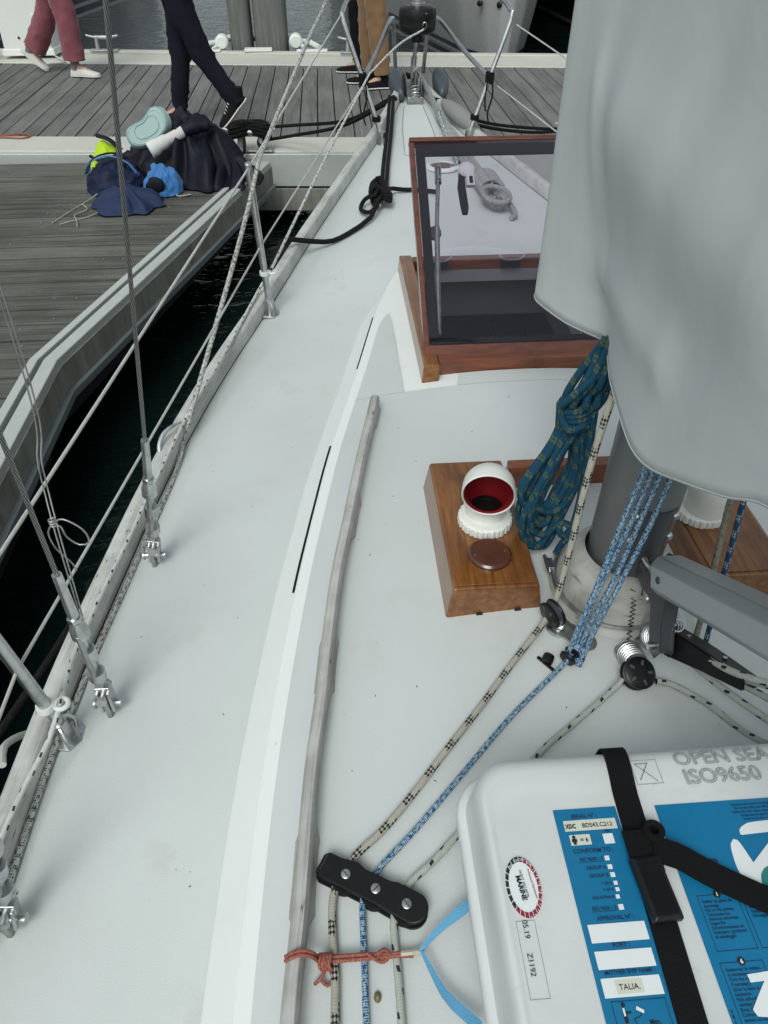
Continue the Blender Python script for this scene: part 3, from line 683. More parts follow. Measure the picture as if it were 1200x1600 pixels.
pl = tag(m.build('deck_plate', M['varnish_disc'], None), 'round red-brown screw plate on the near vent box, below the cowl', 'cover plate')
m = MB()
for a in (0.1, pi + .1): m.lathe([(.002, 0), (.002, .0015)], 8, (-.257 + .031 * cos(a), 1.025 + .031 * sin(a), 1.0267))
m.build('screw', M['steel'], pl)

def cowl(x, y, z, face, label, k=1.0):
    t = thing('cowl_vent', label, 'cowl vent', (x, y, z))
    r = Matrix.Rotation(face, 3, 'Z'); c = V(x, y, z)
    m = MB(); m.lathe([(.045 * k, 0), (.056 * k, .001), (.057 * k, .004), (.056 * k, .0185), (.050 * k, .022), (.040 * k, .022)], 120, c, mod=lambda a, h: 1 + (.022 * (1 if cos(a * 30) > 0 else -1) if h < .019 and h > .0005 else 0)); m.build('base_ring', M['cowl_white'], t, angle=30)
    # bent shell: circles carried along an arc from vertical to facing aft (-y), flaring at the mouth
    def ring(i, n, inner):
        a = i / n; ang = a * radians(92)
        R_ = .056 * k
        cy = .010 - (R_ - R_ * cos(ang)) * 1.0; cz = .054 * k + R_ * sin(ang) * 1.08
        rad = (.0435 + .0105 * min(1, a * 1.6)) * k - (.004 if inner else 0)
        T = V(0, -sin(ang), cos(ang)); X = V(1, 0, 0); Yv = T.cross(X)
        ctr = V(0, cy, cz)
        return [c + r @ (ctr + (X * cos(2 * pi * q / 36) + Yv * sin(2 * pi * q / 36)) * rad) for q in range(36)]
    straight = [[c + r @ V(cos(2 * pi * q / 36) * .0395 * k, -sin(2 * pi * q / 36) * -.0395 * k, zz) for q in range(36)] for zz in (.012, .03)]
    outer = [ring(i, 14, False) for i in range(15)]
    lip = [c + r @ V(0, 0, 0)]
    # fix circle phase of straight part to match
    straight = [[V(p.x, p.y, c.z + zz) for p in outer[0]] for zz in (.012 * k, .032 * k)]
    m = MB(); m.grid(straight + outer, True)
    rim = [[a.lerp(b, .5) + (c + r @ V(0, -.2, .05) - c).normalized() * .004 for a, b in zip(ring(14, 14, False), ring(14, 14, True))]]
    m.grid([outer[-1]] + rim + [ring(14, 14, True)], True)
    m.build('shell', M['cowl_white'], t, angle=70)
    inn = [ring(i, 14, True) for i in range(14, -1, -1)] + [[V(p.x * .98 + c.x * .02, p.y * .98 + c.y * .02, c.z + .030) for p in ring(0, 14, True)]]
    m = MB(); m.grid(inn, True); m.cap([len(m.v) - 36 + q for q in range(36)]); m.build('lining', M['cowl_red'], t, angle=70)
    m = MB(); m.lathe([(.034 * k, 0), (.034 * k, .006), (.026 * k, .006), (.024 * k, .001), (.001, .001)], 30, c + r @ V(0, .010, .031)); m.build('dark_throat_disc', M['black'], t)  # black disc added so the deep bottom of the throat reads dark
    return t
cowl(-.250, 1.127, 1.0187, -.22, 'white cowl vent with dark red lining on the near vent box')
cowl(.222, 1.125, 1.0187, pi + .3, 'white cowl vent on the far vent box, half under the grey canvas', 1.0)

# ================================================================ MAST, BOOT, GOOSENECK, VANG
mast = thing('mast', 'grey aluminium mast rising from a stained boot on the cabin roof', 'mast', (0, .985, .94))
MX, MY = 0.0, .985
def oval(z, a=.066, b=.088, n=40, dx=0, dy=0): return [V(MX + dx + a * cos(2 * pi * k / n), MY + dy + b * sin(2 * pi * k / n), z) for k in range(n)]
m = MB(); m.loft([oval(.955), oval(1.4), oval(2.2), oval(10.2)]); m.build('tube', M['alu'], mast, angle=60)
m = MB(); m.box((MX, MY - .090, 1.9), (.022, .012, 1.1)); m.build('sail_track', M['dark_alloy'], mast, bevel=.002)
for sx in (-1, 1):
    m = MB(); m.tube([(sx * .05, .985, 6.70), (sx * .95, .925, 6.72)], [.03, .016], 12, flat=.5); m.build('spreader', M['alu'], mast)
bt = MB(); prof = [(.118, -.008), (.124, .004), (.118, .012), (.112, .018), (.113, .034), (.108, .055), (.100, .078), (.092, .094), (.080, .103), (.072, .112), (.070, .118)]
rows = []
for r_, h in prof: rows.append([V(MX - .012 + r_ * cos(2 * pi * k / 48) * (.98), MY - .012 + r_ * sin(2 * pi * k / 48) * 1.08, roof_z(0, 1) + h) for k in range(48)])
bt.grid(rows, True); boot_ = bt.build('mast_boot', M['boot'], mast, angle=60)
m = MB(); m.tube([(MX - .012 + .1155 * cos(2 * pi * k / 40), MY - .012 + .1155 * 1.08 * sin(2 * pi * k / 40), .955 + .027) for k in range(40)], .0045, 6, closed=True); m.build('hose_clamp', M['steel_dull'], boot_)
m = MB(); m.box((-.128, 1.02, .985), (.014, .030, .018)); m.tube([(-.132, 1.00, .985), (-.132, 1.05, .985)], .005, 8); m.build('clamp_screw', M['steel'], boot_, bevel=.002)
# seam laced down the aft face of the boot
m = MB(); pts = []
for k in range(26):
    t_ = k / 25; rr = interp(t_, [0, .25, .6, .85, 1], [.083, .100, .112, .116, .126]); zz = .955 + interp(t_, [0, .25, .6, .85, 1], [.100, .080, .040, .018, .003])
    pts.append(V(MX - .012 + (-.002 + .0045 * (1 if k % 2 else -1)), MY - .012 - rr * 1.08 - .001, zz))
m.tube(pts, .0016, 5); m.build('lacing', M['dark'], boot_)
# gooseneck plate for the vang with bolts and toggles
fit = thing('vang_bracket', 'dark alloy bracket with bolts on the aft face of the mast', 'bracket', (0, .89, 1.1))
m = MB(); rows = []
for z in (1.075, 1.235):
    rows.append([V(.058 * sin(a), MY - .0885 * cos(a) - .0045, z) for a in [-.9 + 1.8 * k / 12 for k in range(13)]] + [V(.052 * sin(a), MY - .0865 * cos(a) + .0015, z) for a in [.9 - 1.8 * k / 12 for k in range(13)]])
m.loft(rows); m.build('plate', M['dark_alloy'], fit, angle=45)
for bx, bz in ((-.034, 1.215), (.034, 1.215), (-.034, 1.16), (.034, 1.165), (-.034, 1.10), (.034, 1.10)):
    m = MB(); m.lathe([(.008, 0), (.008, .004), (.005, .007), (.001, .007)], 14, (bx, MY - .0925 + abs(bx) * .5, bz), axis=(bx * 6, -1, 0)); m.build('bolt', M['steel'], fit)
m = MB(); m.box((0, .868, 1.105), (.03, .05, .034)); m.build('lug', M['dark_alloy'], fit, bevel=.005)
m = MB(); m.lathe([(.012, -.028), (.012, .034)], 16, (0, .848, 1.105)); m.lathe([(.016, -.036), (.016, -.028)], 6, (0, .848, 1.105)); m.lathe([(.016, .034), (.016, .042)], 16, (0, .848, 1.105)); m.build('pin', M['steel'], fit)
m = MB(); m.tube([(.022, .868, 1.155), (.022, .845, 1.165), (.004, .838, 1.16), (-.016, .848, 1.15), (-.02, .87, 1.15)], .005, 8, step=.008); m.build('ring_toggle', M['steel'], fit)

vang = thing('boom_vang', 'grey rigid boom vang slanting from the mast foot up to the right', 'boom vang', (0, .84, 1.12))
A, B = V(.0, .838, 1.150), V(.0, -.25, 1.86)
T = (B - A).normalized(); Xv = V(1, 0, 0); Yv = T.cross(Xv) * -1
def vsec(p, w, h, ch=.35):
    return [p + Xv * (a * w) + Yv * (b * h) for a, b in ((-1, -ch), (-ch, -1), (ch, -1), (1, -ch), (1, ch), (ch, 1), (-ch, 1), (-1, ch))]
m = MB(); m.loft([vsec(A + T * .028, .031, .033, .6), vsec(A + T * .030, .032, .034, .6), vsec(B, .032, .034, .6)]); m.build('tube', M['vang'], vang, bevel=.006)
m = MB(); m.box(A + T * .5 + Xv * 0 + Yv * .0343, (.010, .90, .004), Matrix.Rotation(atan2(T.z, T.y), 3, 'X')); m.build('track_ridge', M['vang'], vang, bevel=.001)
# forked end fitting with a tail that reaches down to the tackle
m = MB()
lo = [V(-.013, .860, 1.092), V(-.013, .868, 1.125), V(-.013, .852, 1.172), V(-.013, .815, 1.196), V(-.013, .780, 1.190), V(-.013, .783, 1.135), V(-.013, .768, 1.085), V(-.013, .745, 1.045), V(-.013, .752, 1.026), V(-.013, .770, 1.024), V(-.013, .790, 1.060), V(-.013, .812, 1.098), V(-.013, .835, 1.100)]
o = len(m.v); n_ = len(lo); m.v += [tuple(p) for p in lo] + [(p.x + .026, p.y, p.z) for p in lo]
m.cap(range(n_)); m.cap([n_ + i for i in range(n_)], True)
for k in range(n_): q = (k + 1) % n_; m.face([k, q, n_ + q, n_ + k])
m.build('end_fitting', M['dark_alloy'], vang, bevel=.006)
m = MB(); m.box((-.0125, .815, 1.150), (.004, .026, .026), Matrix.Rotation(radians(30), 3, 'X')); m.build('lightening_hole', M['dark'], vang, bevel=.004)
for q, off in ((.06, -.0335), (.10, .0)):
    p = A + T * q
    m = MB(); m.lathe([(.006, 0), (.006, .003), (.003, .003), (.003, .0012)], 14, p + (Xv * -.0318 if off else Yv * .034), axis=(-1, 0, 0) if off else tuple(Yv)); m.build('rivet', M['dark_alloy'], vang)
m = MB(); m.lathe([(.007, -.002), (.007, .046)], 12, (-.022, .762, 1.040), axis=(1, 0, 0)); m.build('pin', M['steel'], vang)

# ================================================================ SAIL COVER
cover = thing('sail_cover', 'large grey canvas sail cover wrapped round the mast and boom at right', 'sail cover', (0, .9, 1.45))
rim = [(-.13, -.9, 1.70), (-.135, -.3, 1.66), (-.135, .2, 1.64), (-.136, .40, 1.622), (-.136, .50, 1.603), (-.136, .57, 1.557), (-.136, .662, 1.504), (-.135, .74, 1.462), (-.137, .801, 1.45), (-.128, .884, 1.45), (-.112, .983, 1.45), (-.086, 1.096, 1.45), (-.108, 1.135, 1.451), (-.133, 1.175, 1.451), (-.160, 1.250, 1.450), (-.166, 1.285, 1.45), (-.150, 1.318, 1.452), (-.10, 1.345, 1.47), (0, 1.355, 1.50)]
rim = catmull([V(*p) for p in rim], .012)
topf = lambda p: V(p.x * 1.0, p.y, 0)
rows = []; NZ = 44
def cov(p, t, sx):
    # t: 0 at the rim .. 1 at the top
    z = p.z + (2.75 - p.z) * t
    sm = lambda v: max(0, min(1, v)) ** 2 * (3 - 2 * max(0, min(1, v)))
    X = .150 + .020 * sm((p.y - .8) / .48)
    if p.y > 1.285: X *= sqrt(max(0, 1 - ((p.y - 1.285) / .0705) ** 2))
    k = sm(t / .30)
    x_ = p.x + (-X - p.x) * k
    q = V(x_, p.y, z)
    nn = noise.noise(V(p.y * 3.1, z * 1.5, 3.0 + sx)) * .011 * min(1, t * 4 + .1) + noise.noise(V(p.y * 9, z * 2.2 + p.y * 5, 9.0 + sx)) * .004 * min(1, t * 5 + .15)
    # long soft folds falling from the gooseneck
    nn += .004 * math.exp(-((p.y - 1.13 + .05 * t) / .035) ** 2) * max(0, 1 - t * 3)
    for (ya, za, yb, zb_, am, wd_) in ((1.085, 1.58, .80, 1.60, -.012, .035), (1.0, 1.80, .62, 1.77, -.015, .075), (1.14, 1.85, 1.10, 1.56, -.006, .02), (.80, 1.60, .55, 1.78, .005, .06)):
        ab = V(yb - ya, zb_ - za, 0); pp = V(p.y - ya, z - za, 0); u_ = max(-.05, min(1.05, pp.dot(ab) / ab.length_squared)); dd = (pp - ab * u_).length
        nn += am * math.exp(-(dd / wd_) ** 2)
    q.x += nn * max(.15, min(1, (1.34 - p.y) / .12))
    if sx > 0: q.x = -q.x
    return q
port = rim; per = [(p, -1) for p in port] + [(p, 1) for p in port[-2::-1]]
for i in range(NZ + 1): rows.append([cov(p, (i / NZ) ** 1.15, s_) for p, s_ in per])
m = MB(); m.grid(rows); cv = m.build('canvas', M['cover'], cover, angle=80)
sol = cv.modifiers.new('thickness', 'SOLIDIFY'); sol.thickness = .0025; sol.offset = 1
# hem roll, and a stitched seam by the fold
m = MB(); m.tube([cov(p, 0.002, s_) for p, s_ in per], .0010, 6); m.build('hem', M['cover'], cover)
boom = thing('boom', 'grey boom hidden inside the canvas cover aft of the mast', 'boom', (0, .8, 1.75))
m = MB(); m.loft([[V(.05 * cos(2 * pi * k / 20), y, 1.80 + .08 * sin(2 * pi * k / 20)) for k in range(20)] for y in (.86, -1.2)]); m.build('spar', M['alu'], boom)
# ================================================================ RUNNING RIGGING ON THE ROOF
def rope_thing(name, label, paths, r, mat, cat='rope', step=.012, seg=10, group=None):
    m = MB()
    for p in paths: m.tube(p, r, seg, step=step)
    return tag(m.build(name, M[mat], None, angle=80), label, cat, group)
onroof = lambda pts, h: [V(x, y, roof_z(x, y) + .003 + h) for x, y in pts]
# turning block for the halyard
def bail_plate(name, label, x, y, rx, ry, rz, cat='padeye'):
    t = thing(name, label, cat, (x, y, roof_z(x, y)))
    return t
def spring(mb, base, top, r0, r1, turns, wire_r):
    base, top = Vector(base), Vector(top); ax = (top - base).normalized(); X = ax.cross(V(0, 0, 1) if abs(ax.z) < .9 else V(1, 0, 0)).normalized(); Y = ax.cross(X); n = int(turns * 14); pts = []
    for i in range(n + 1):
        t = i / n; a = t * turns * 2 * pi; r = r0 + (r1 - r0) * t
        pts.append(base.lerp(top, t) + (X * cos(a) + Y * sin(a)) * r)
    mb.tube(pts, wire_r, 5)

def sheave_block(name, label, c, axis, rad, thick, deckpt, spring_r=.017, cat='block', holes=True):
    """stand-up block: two cheeks, a sheave, a spring and a base plate"""
    c = Vector(c); ax = Vector(axis).normalized(); t = thing(name, label, cat, deckpt)
    for s_ in (-1, 1):
        m = MB(); m.lathe([(.004, 0), (rad * .96, 0), (rad, thick * .10), (rad, thick * .20), (rad * .9, thick * .27), (rad * .35, thick * .30), (.002, thick * .30)], 32, c + ax * (s_ * thick * .20), axis=tuple(ax * s_)); ch = m.build('cheek', M['black'], t, angle=35)
        if holes:
            Q = V(0, 0, 1).rotation_difference(ax * s_).to_matrix()
            for q in range(5):
                a = q * 2 * pi / 5; p = c + ax * (s_ * thick * .47) + Q @ V(rad * .6 * cos(a), rad * .6 * sin(a), 0)
                m = MB(); m.box(p, (rad * .16, rad * .38, .0012), Q @ Matrix.Rotation(a, 3, 'Z') @ Matrix.Rotation(pi / 2, 3, 'Z')); m.build('cheek_slot', M['dark_alloy'], ch)
    m = MB(); m.lathe([(rad * .90, -thick * .19), (rad * .72, -.001), (rad * .72, .001), (rad * .90, thick * .19)], 32, c, axis=tuple(ax)); m.build('sheave', M['dark_alloy'], t)
    d = Vector(deckpt); m = MB(); spring(m, d + V(0, 0, .006), d.lerp(c, .70) + V(0, 0, .012), spring_r * 1.1, spring_r * .85, 7, .0017); m.build('spring', M['steel'], t)
    m = MB(); m.lathe([(.026, 0), (.026, .003), (.020, .0055), (.008, .006), (.008, .016), (.001, .016)], 28, d); m.build('base', M['steel'], t)
    return t
# small organiser plate with the halyard block and the small blue-line block
pt = thing('deck_padeye_plate', 'bare metal plate with two padeyes screwed down just aft of the mast boot', 'deck plate', (-.118, .862, .952))
Q = Matrix.Rotation(radians(-47), 3, 'Z')
m = MB(); pl_ = []
for k in range(40):
    a = 2 * pi * k / 40; ux, uy = cos(a), sin(a)
    ex = .030 * (1 if ux > 0 else -1); p = Q @ V(ex + .021 * ux, .021 * uy, 0); pl_.append((-.118 + p.x, .862 + p.y))
zpl = roof_z(.118, .862) + .003
m.prism(pl_, zpl, zpl + .004); m.build('plate', M['steel_dull'], pt, bevel=.001)
for ex, ey in ((-.03, .012), (-.03, -.012), (.012, .012), (.012, -.012), (.04, 0)):
    p = Q @ V(ex, ey, 0); m = MB(); m.lathe([(.0045, 0), (.0045, .001), (.002, .0014)], 12, (-.118 + p.x, .862 + p.y, zpl + .004)); m.build('screw', M['steel'], pt)
sheave_block('halyard_block', 'black upright block turning the black-flecked halyard beside the mast boot', (-.157, .884, .994), (.80, .38, .12), .028, .024, (-.140, .880, .957), .013)
tb = thing('turning_block', 'small black block at the foot of the blue and white tackle', 'block', (-.137, .790, .955))
m = MB(); m.lathe([(.003, -.011), (.015, -.011), (.0165, -.006), (.010, -.002), (.010, .002), (.0165, .006), (.015, .011), (.003, .011)], 24, (-.143, .797, .976), axis=(.75, .6, .15)); m.build('sheave', M['black'], tb)
m = MB(); m.tube([(-.128, .806, .958), (-.130, .805, .985), (-.140, .800, .992)], .003, 8, step=.006); m.build('shackle', M['steel'], tb)
sheave_block('foot_block', 'large black block standing alone on a spring in front of the liferaft', (-.036, .742, .987), (.10, -.42, .78), .029, .026, (-.026, .806, .957), .024)
# the two-part halyard, from above past the mast to the block, then aft to the organiser
rope_thing('halyard', 'off-white rope with black flecks from the mast down to the black organiser', [[(-.075, 1.03, 2.2), (-.082, .995, 1.65), (-.103, .972, 1.455), (-.123, .950, 1.313), (-.133, .930, 1.119), (-.146, .908, 1.018), (-.160, .894, .984), (-.178, .874, .972)] + onroof([(-.249, .80), (-.323, .716), (-.39, .645), (-.451, .579), (-.508, .523), (-.553, .49), (-.580, .462), (-.592, .43), (-.594, .391), (-.591, .325), (-.592, .272), (-.594, .1), (-.60, -.5)], .012)], .0063, 'r_halyard')
# blue tackle: four strands from under the cover to the small block, one tail aft
blue_paths = []
for i, (ox, oy) in enumerate(((-.012, 0), (-.002, .004), (.008, .002), (.018, -.003))):
    j = lambda a: random.uniform(-a, a)
    blue_paths.append([(-.052 + ox * 1.5, .862 + oy, 1.39), (-.070 + ox * 1.5 + j(.002), .853 + oy, 1.25), (-.093 + ox * 1.3 + j(.004), .836 + oy, 1.13 + .004 * i), (-.120 + ox + j(.003), .814 + oy, 1.03), (-.137 + ox * .7, .800 - .004 * i, .978 - .004 * i)])
blue_paths.append([(-.141, .796, .985), (-.150, .789, .972)] + onroof([(-.185, .763), (-.27, .693), (-.35, .618), (-.423, .548), (-.469, .506), (-.515, .468), (-.540, .44), (-.548, .415), (-.549, .344), (-.550, .267), (-.551, .1), (-.555, -.5)], .010))
rope_thing('blue_tackle_line', 'blue and white speckled line, bundled at the mast then running aft through the organiser', blue_paths, .0047, 'r_blue', step=.008)
# loose end tuft under the little block
rope_thing('blue_tail', 'short frayed blue and white tail hanging at the small black block', [[(-.128, .806, 1.0), (-.132, .796, .98), (-.128, .786, .968), (-.120, .792, .975)], [(-.121, .80, 1.0), (-.124, .79, .975), (-.130, .78, .966)]], .0055, 'r_blue', step=.006)
# pale line through the foot block
rope_thing('pale_line', 'pale grey line with dark ticks passing round the large block and under the liferaft', [[(.30, .40, 1.10), (.14, .585, .985), (.069, .681, .975), (.02, .722, .978), (-.005, .728, .980)], [(-.064, .735, .980), (-.086, .719, .974)] + onroof([(-.164, .668), (-.23, .624), (-.30, .566), (-.377, .512), (-.434, .465), (-.474, .437), (-.497, .41), (-.504, .379), (-.503, .322), (-.503, .262), (-.505, .1), (-.51, -.5)], .010)], .0057, 'r_white')
# deck organiser
og = thing('deck_organiser', 'black three-sheave deck organiser with slotted screws, where three lines bend aft', 'deck organiser', (-.535, .432, roof_z(.535, .43)))
P0, P1 = V(-.600, .474, 0), V(-.478, .398, 0); D = (P1 - P0).normalized(); N_ = V(-D.y, D.x, 0)
slope = atan2(roof_z(.478, .42) - roof_z(.60, .42), .122)
def orgpt(a, b, h): p = P0 + D * a + N_ * b; return V(p.x, p.y, roof_z(p.x, p.y) + .003 + h)
LEN = (P1 - P0).length
outline = []
for k in range(13): a = -pi / 2 + pi * k / 12; outline.append((LEN + .004 + .022 * cos(a), .022 * sin(a)))
outline += [(LEN * .78, .0225), (LEN * .70, .0195), (LEN * .40, .0195), (LEN * .30, .0235), (LEN * .1, .0195), (-.006, .0195), (-.013, .014), (-.013, -.014), (-.006, -.0195), (LEN * .1, -.0195), (LEN * .33, -.0195), (LEN * .70, -.0195)]
m = MB(); o = 0; n_ = len(outline)
m.v = [tuple(orgpt(a, b, .020)) for a, b in outline] + [tuple(orgpt(a, b, .027)) for a, b in outline]
m.cap(range(n_), True); m.cap([n_ + i for i in range(n_)])
for k in range(n_): q = (k + 1) % n_; m.face([k, q, n_ + q, n_ + k])
m.build('top_plate', M['black'], og, bevel=.003)
m = MB(); m.v = [tuple(orgpt(a, b, .0005)) for a, b in outline] + [tuple(orgpt(a, b, .005)) for a, b in outline]; m.cap(range(n_), True); m.cap([n_ + i for i in range(n_)])
for k in range(n_): q = (k + 1) % n_; m.face([k, q, n_ + q, n_ + k])
m.build('base_plate', M['black'], og, bevel=.001)
for a in (LEN * .235, LEN * .595, LEN * .955):
    c = orgpt(a, -.004, .005)
    m = MB(); m.lathe([(.021, 0), (.016, .0075), (.021, .0145)], 28, c); m.build('sheave', M['rubber'], og)
    c = orgpt(a, .0, .027); m = MB(); m.lathe([(.0072, 0), (.0072, .0012), (.006, .0018), (.001, .0018)], 20, c); sc_ = m.build('screw', M['steel'], og)
    m = MB(); m.box(c + V(0, 0, .002), (.0012, .013, .0006), Matrix.Rotation(radians(-20) + a * 30, 3, 'Z')); m.build('slot', M['dark'], sc_)
m = MB(); m.tube([orgpt(-.0075 + .0018 * cos(a), .0115 + .0018 * sin(a), .0272) for a in [2 * pi * k / 12 for k in range(12)]], .0004, 4, closed=True)
for k in range(7): m.box(orgpt(-.0075 + .0005 * (k % 2), .0075 - .0026 * k, .0272), (.0017, .0017 - .0004 * (k % 3), .0003), Matrix.Rotation(atan2(D.y, D.x), 3, 'Z'))
m.build('worn_lettering', M['dark_alloy'], og)
# salmon lashing from the grab rail to the beige ring, and the light blue sling
ls = thing('salmon_lashing', 'salmon pink cord lashing tied from the grab rail across three lines', 'cord', (-.57, .345, .91))
gz = lambda x, y: roof_z(x, y) + .003
m = MB()
for q in range(2):
    e = .0055 * (q - .5)
    m.tube([(-.660, .348 + e, gz(.66, .35) + .045), (-.640, .350 + e, gz(.64, .35) + .054), (-.622, .348 + e, gz(.62, .35) + .045), (-.612, .347 + e, gz(.612, .35) + .024), (-.59, .346 + e, gz(.59, .35) + .0195), (-.55, .344 + e, gz(.55, .35) + .018), (-.52, .342 + e * .6, gz(.52, .35) + .016), (-.497, .341 + e * .6, gz(.497, .35) + .015), (-.480, .340 + e, gz(.48, .34) + .014)], .0028, 8, step=.006)
m.build('strands', M['r_pink'], ls, angle=80)
m = MB(); m.tube([V(-.612 + .0045 * t_ * 4 + .002 * sin(a * 2), .343 + .0095 * cos(a), gz(.61, .35) + .026 + .0085 * sin(a)) for t_, a in [(k / 56, 2 * pi * k / 14) for k in range(57)]] + [V(-.602, .338, gz(.6, .34) + .02), V(-.612, .325, gz(.61, .33) + .014), V(-.620, .322, gz(.62, .32) + .008)], .0026, 7); m.build('knot', M['r_pink'], ls, angle=80)
m = MB(); m.tube([(-.600, .338, gz(.6, .34) + .02), (-.594, .325, gz(.6, .33) + .012), (-.602, .318, gz(.6, .32) + .006), (-.613, .327, gz(.6, .32) + .01)], .0026, 7, step=.005); m.build('cord_end', M['r_pink'], ls, angle=80)
m = MB(); m.tube([(-.545, .347, gz(.545, .35) + .024), (-.535, .339, gz(.53, .35) + .018), (-.522, .335, gz(.52, .35) + .014), (-.513, .342, gz(.52, .35) + .019), (-.52, .349, gz(.52, .35) + .02), (-.53, .343, gz(.53, .35) + .024)], .0026, 7, step=.004)
k_o = m.build('knot', M['r_pink'], ls, angle=80)
m = MB(); m.tube([(-.4790, .341, gz(.478, .34) + .014), (-.4755, .3405, gz(.475, .34) + .017), (-.470, .340, gz(.47, .34) + .018), (-.466, .3395, gz(.466, .34) + .016)], .0048, 8, step=.004); rg = tag(m.build('beige_thimble', M['beige_ring'], None), 'beige plastic eye between the salmon cord and the light blue sling', 'cord eye')
m = MB(); m.tube([(-.497, .3415, gz(.497, .34) + .015), (-.479, .341, gz(.479, .34) + .014)], .0046, 8); m.build('sleeve', M['beige_ring'], rg)
sl = MB()
def ribbon(mb, pts, w, th, upv=(0, 0, 1), step=.01, widths=None):
    P = catmull([V(*p) for p in pts], step); n = len(P); rows = []
    for i in range(n):
        T = (P[min(i + 1, n - 1)] - P[max(i - 1, 0)]).normalized(); u_ = Vector(upv(i / (n - 1))) if callable(upv) else Vector(upv)
        X = T.cross(u_).normalized(); Z = X.cross(T); ww = (widths(i / (n - 1)) if widths else w) / 2
        rows.append([P[i] - X * ww, P[i] + X * ww, P[i] + X * ww + Z * th, P[i] - X * ww + Z * th])
    mb.loft(rows)
wd = lambda t: .004 + .010 * min(1, abs(t - .5) * 3)
ribbon(sl, [(-.375, .402, .965), (-.41, .380, .958), (-.438, .364, .952), (-.468, .3415, .945), (-.4705, .339, .943), (-.468, .3365, .944), (-.452, .30, .945), (-.438, .276, .950), (-.405, .242, .958)], .01, .0015, step=.006, widths=wd)
tag(sl.build('blue_sling', M['webbing_blue'], None, angle=60), 'light blue webbing sling in a V at the left edge of the liferaft', 'webbing')
# small leftovers on the roof
m = MB(); m.loft([[V(-.533 + .0055 * s * cos(a), .297 + .007 * s * sin(a), gz(.533, .297) + h) for a in [2 * pi * k / 10 for k in range(10)]] for s, h in ((1, 0), (.95, .004), (.6, .007), (.15, .0085))])
tag(m.build('snail', plain('olive_snail_shell', (.13, .115, .05), .4, var=.3), None), 'small olive-brown snail on the roof below the salmon lashing', 'snail')
cl = thing('black_cam_clip', 'small black plastic clip lying beside the blue line near the mast', 'clip', (-.186, .797, .951))
m = MB(); m.box((-.186, .797, .953 + .003), (.006, .040, .004), Matrix.Rotation(radians(35), 3, 'Z')); m.build('strip', M['black'], cl, bevel=.001)
m = MB(); m.lathe([(.010, -.008), (.011, 0), (.010, .008)], 16, (-.181, .803, .962), axis=(.5, .8, .2)); m.build('barrel', M['black'], cl)
# cam-cleat fiddle block with the vang tackle falls
fb = thing('fiddle_block', 'long black fiddle block with cam jaws hanging under the boom vang', 'block', (.035, .765, .957))
A0, A1 = V(.022, .775, 1.035), V(.075, .640, 1.095)
Tt = (A1 - A0).normalized(); up_ = V(.15, .35, 1).normalized(); Sd = Tt.cross(up_).normalized(); up_ = Sd.cross(Tt)
def fbp(a, b, h): return A0 + Tt * a + Sd * b + up_ * h
L_ = (A1 - A0).length
for s_ in (-1, 1):
    prof = [(-.018, .004), (-.012, .020), (.02, .024), (L_ * .7, .016), (L_ + .01, .010), (L_ + .012, -.004), (L_ * .6, -.010), (.01, -.020), (-.014, -.014)]
    m = MB(); k_ = len(prof); b0, b1 = (.011 * s_, .016 * s_)
    m.v = [tuple(fbp(a, b0, h)) for a, h in prof] + [tuple(fbp(a, b1, h)) for a, h in prof]; m.cap(range(k_)); m.cap([k_ + i for i in range(k_)], True)
    for k in range(k_): q = (k + 1) % k_; m.face([k, q, k_ + q, k_ + k])
    m.build('cheek', M['black'], fb, bevel=.002)
m = MB(); ribbon(m, [tuple(fbp(.0, 0, .025)), tuple(fbp(L_ * .5, 0, .022)), tuple(fbp(L_ + .012, 0, .012))], .030, .003, upv=tuple(up_)); m.build('top_plate', M['black'], fb, bevel=.001)
m = MB(); m.lathe([(.018, -.009), (.013, 0), (.018, .009)], 24, fbp(.006, 0, 0), axis=tuple(Sd)); m.build('sheave', M['dark_alloy'], fb)
for q in (.25, .75): m = MB(); m.lathe([(.004, 0), (.004, .002)], 10, fbp(L_ * q, .0, .0275 - .006 * q), axis=tuple(up_)); m.build('rivet', M['steel'], fb)
m = MB(); spring(m, (.034, .842, .962), tuple(fbp(-.012, 0, -.002)), .027, .021, 7, .0019); m.build('spring', M['steel'], fb)
m = MB(); spring(m, tuple(fbp(.006, .01, .03)), tuple(fbp(.03, .016, .045)), .012, .010, 3, .0015); m.build('spring', M['steel'], fb)
m = MB(); m.lathe([(.036, 0), (.036, .003), (.029, .006), (.010, .007), (.010, .02), (.001, .02)], 28, (.033, .843, .956)); m.build('base', M['steel'], fb)
falls = [[fbp(.0, -.006, -.016), fbp(.04, -.010, -.022), V(.10, .62, 1.045), V(.22, .42, 1.09)], [fbp(.02, .004, .0), fbp(.07, .004, -.006), V(.125, .63, 1.06), V(.27, .42, 1.11)],
         [fbp(.10, .0, .004), fbp(.15, .0, .004), V(.135, .60, 1.11), V(.25, .42, 1.17)], [fbp(.10, .010, .012), fbp(.16, .012, .016), V(.14, .58, 1.135), V(.24, .42, 1.20)]]
rope_thing('vang_tackle_line', 'pale tackle line with dark ticks, four falls leaving the fiddle block to the right', falls, .0062, 'r_white')
# two lines hanging from the cover over the far vent box
rope_thing('beige_line', 'worn beige line hanging from the canvas in front of the far vent box', [[(.112, .900, 1.60), (.104, .882, 1.32), (.100, .8755, 1.27), (.100, .839, 1.112), (.100, .822, 1.03), (.100, .81, .962)]], .0056, 'r_beige')
rope_thing('navy_line', 'navy line with white flecks hanging beside the beige one', [[(.132, .892, 1.60), (.124, .878, 1.32), (.120, .8695, 1.267), (.120, .834, 1.099), (.120, .818, 1.02), (.120, .806, .961)]], .0050, 'r_navy')

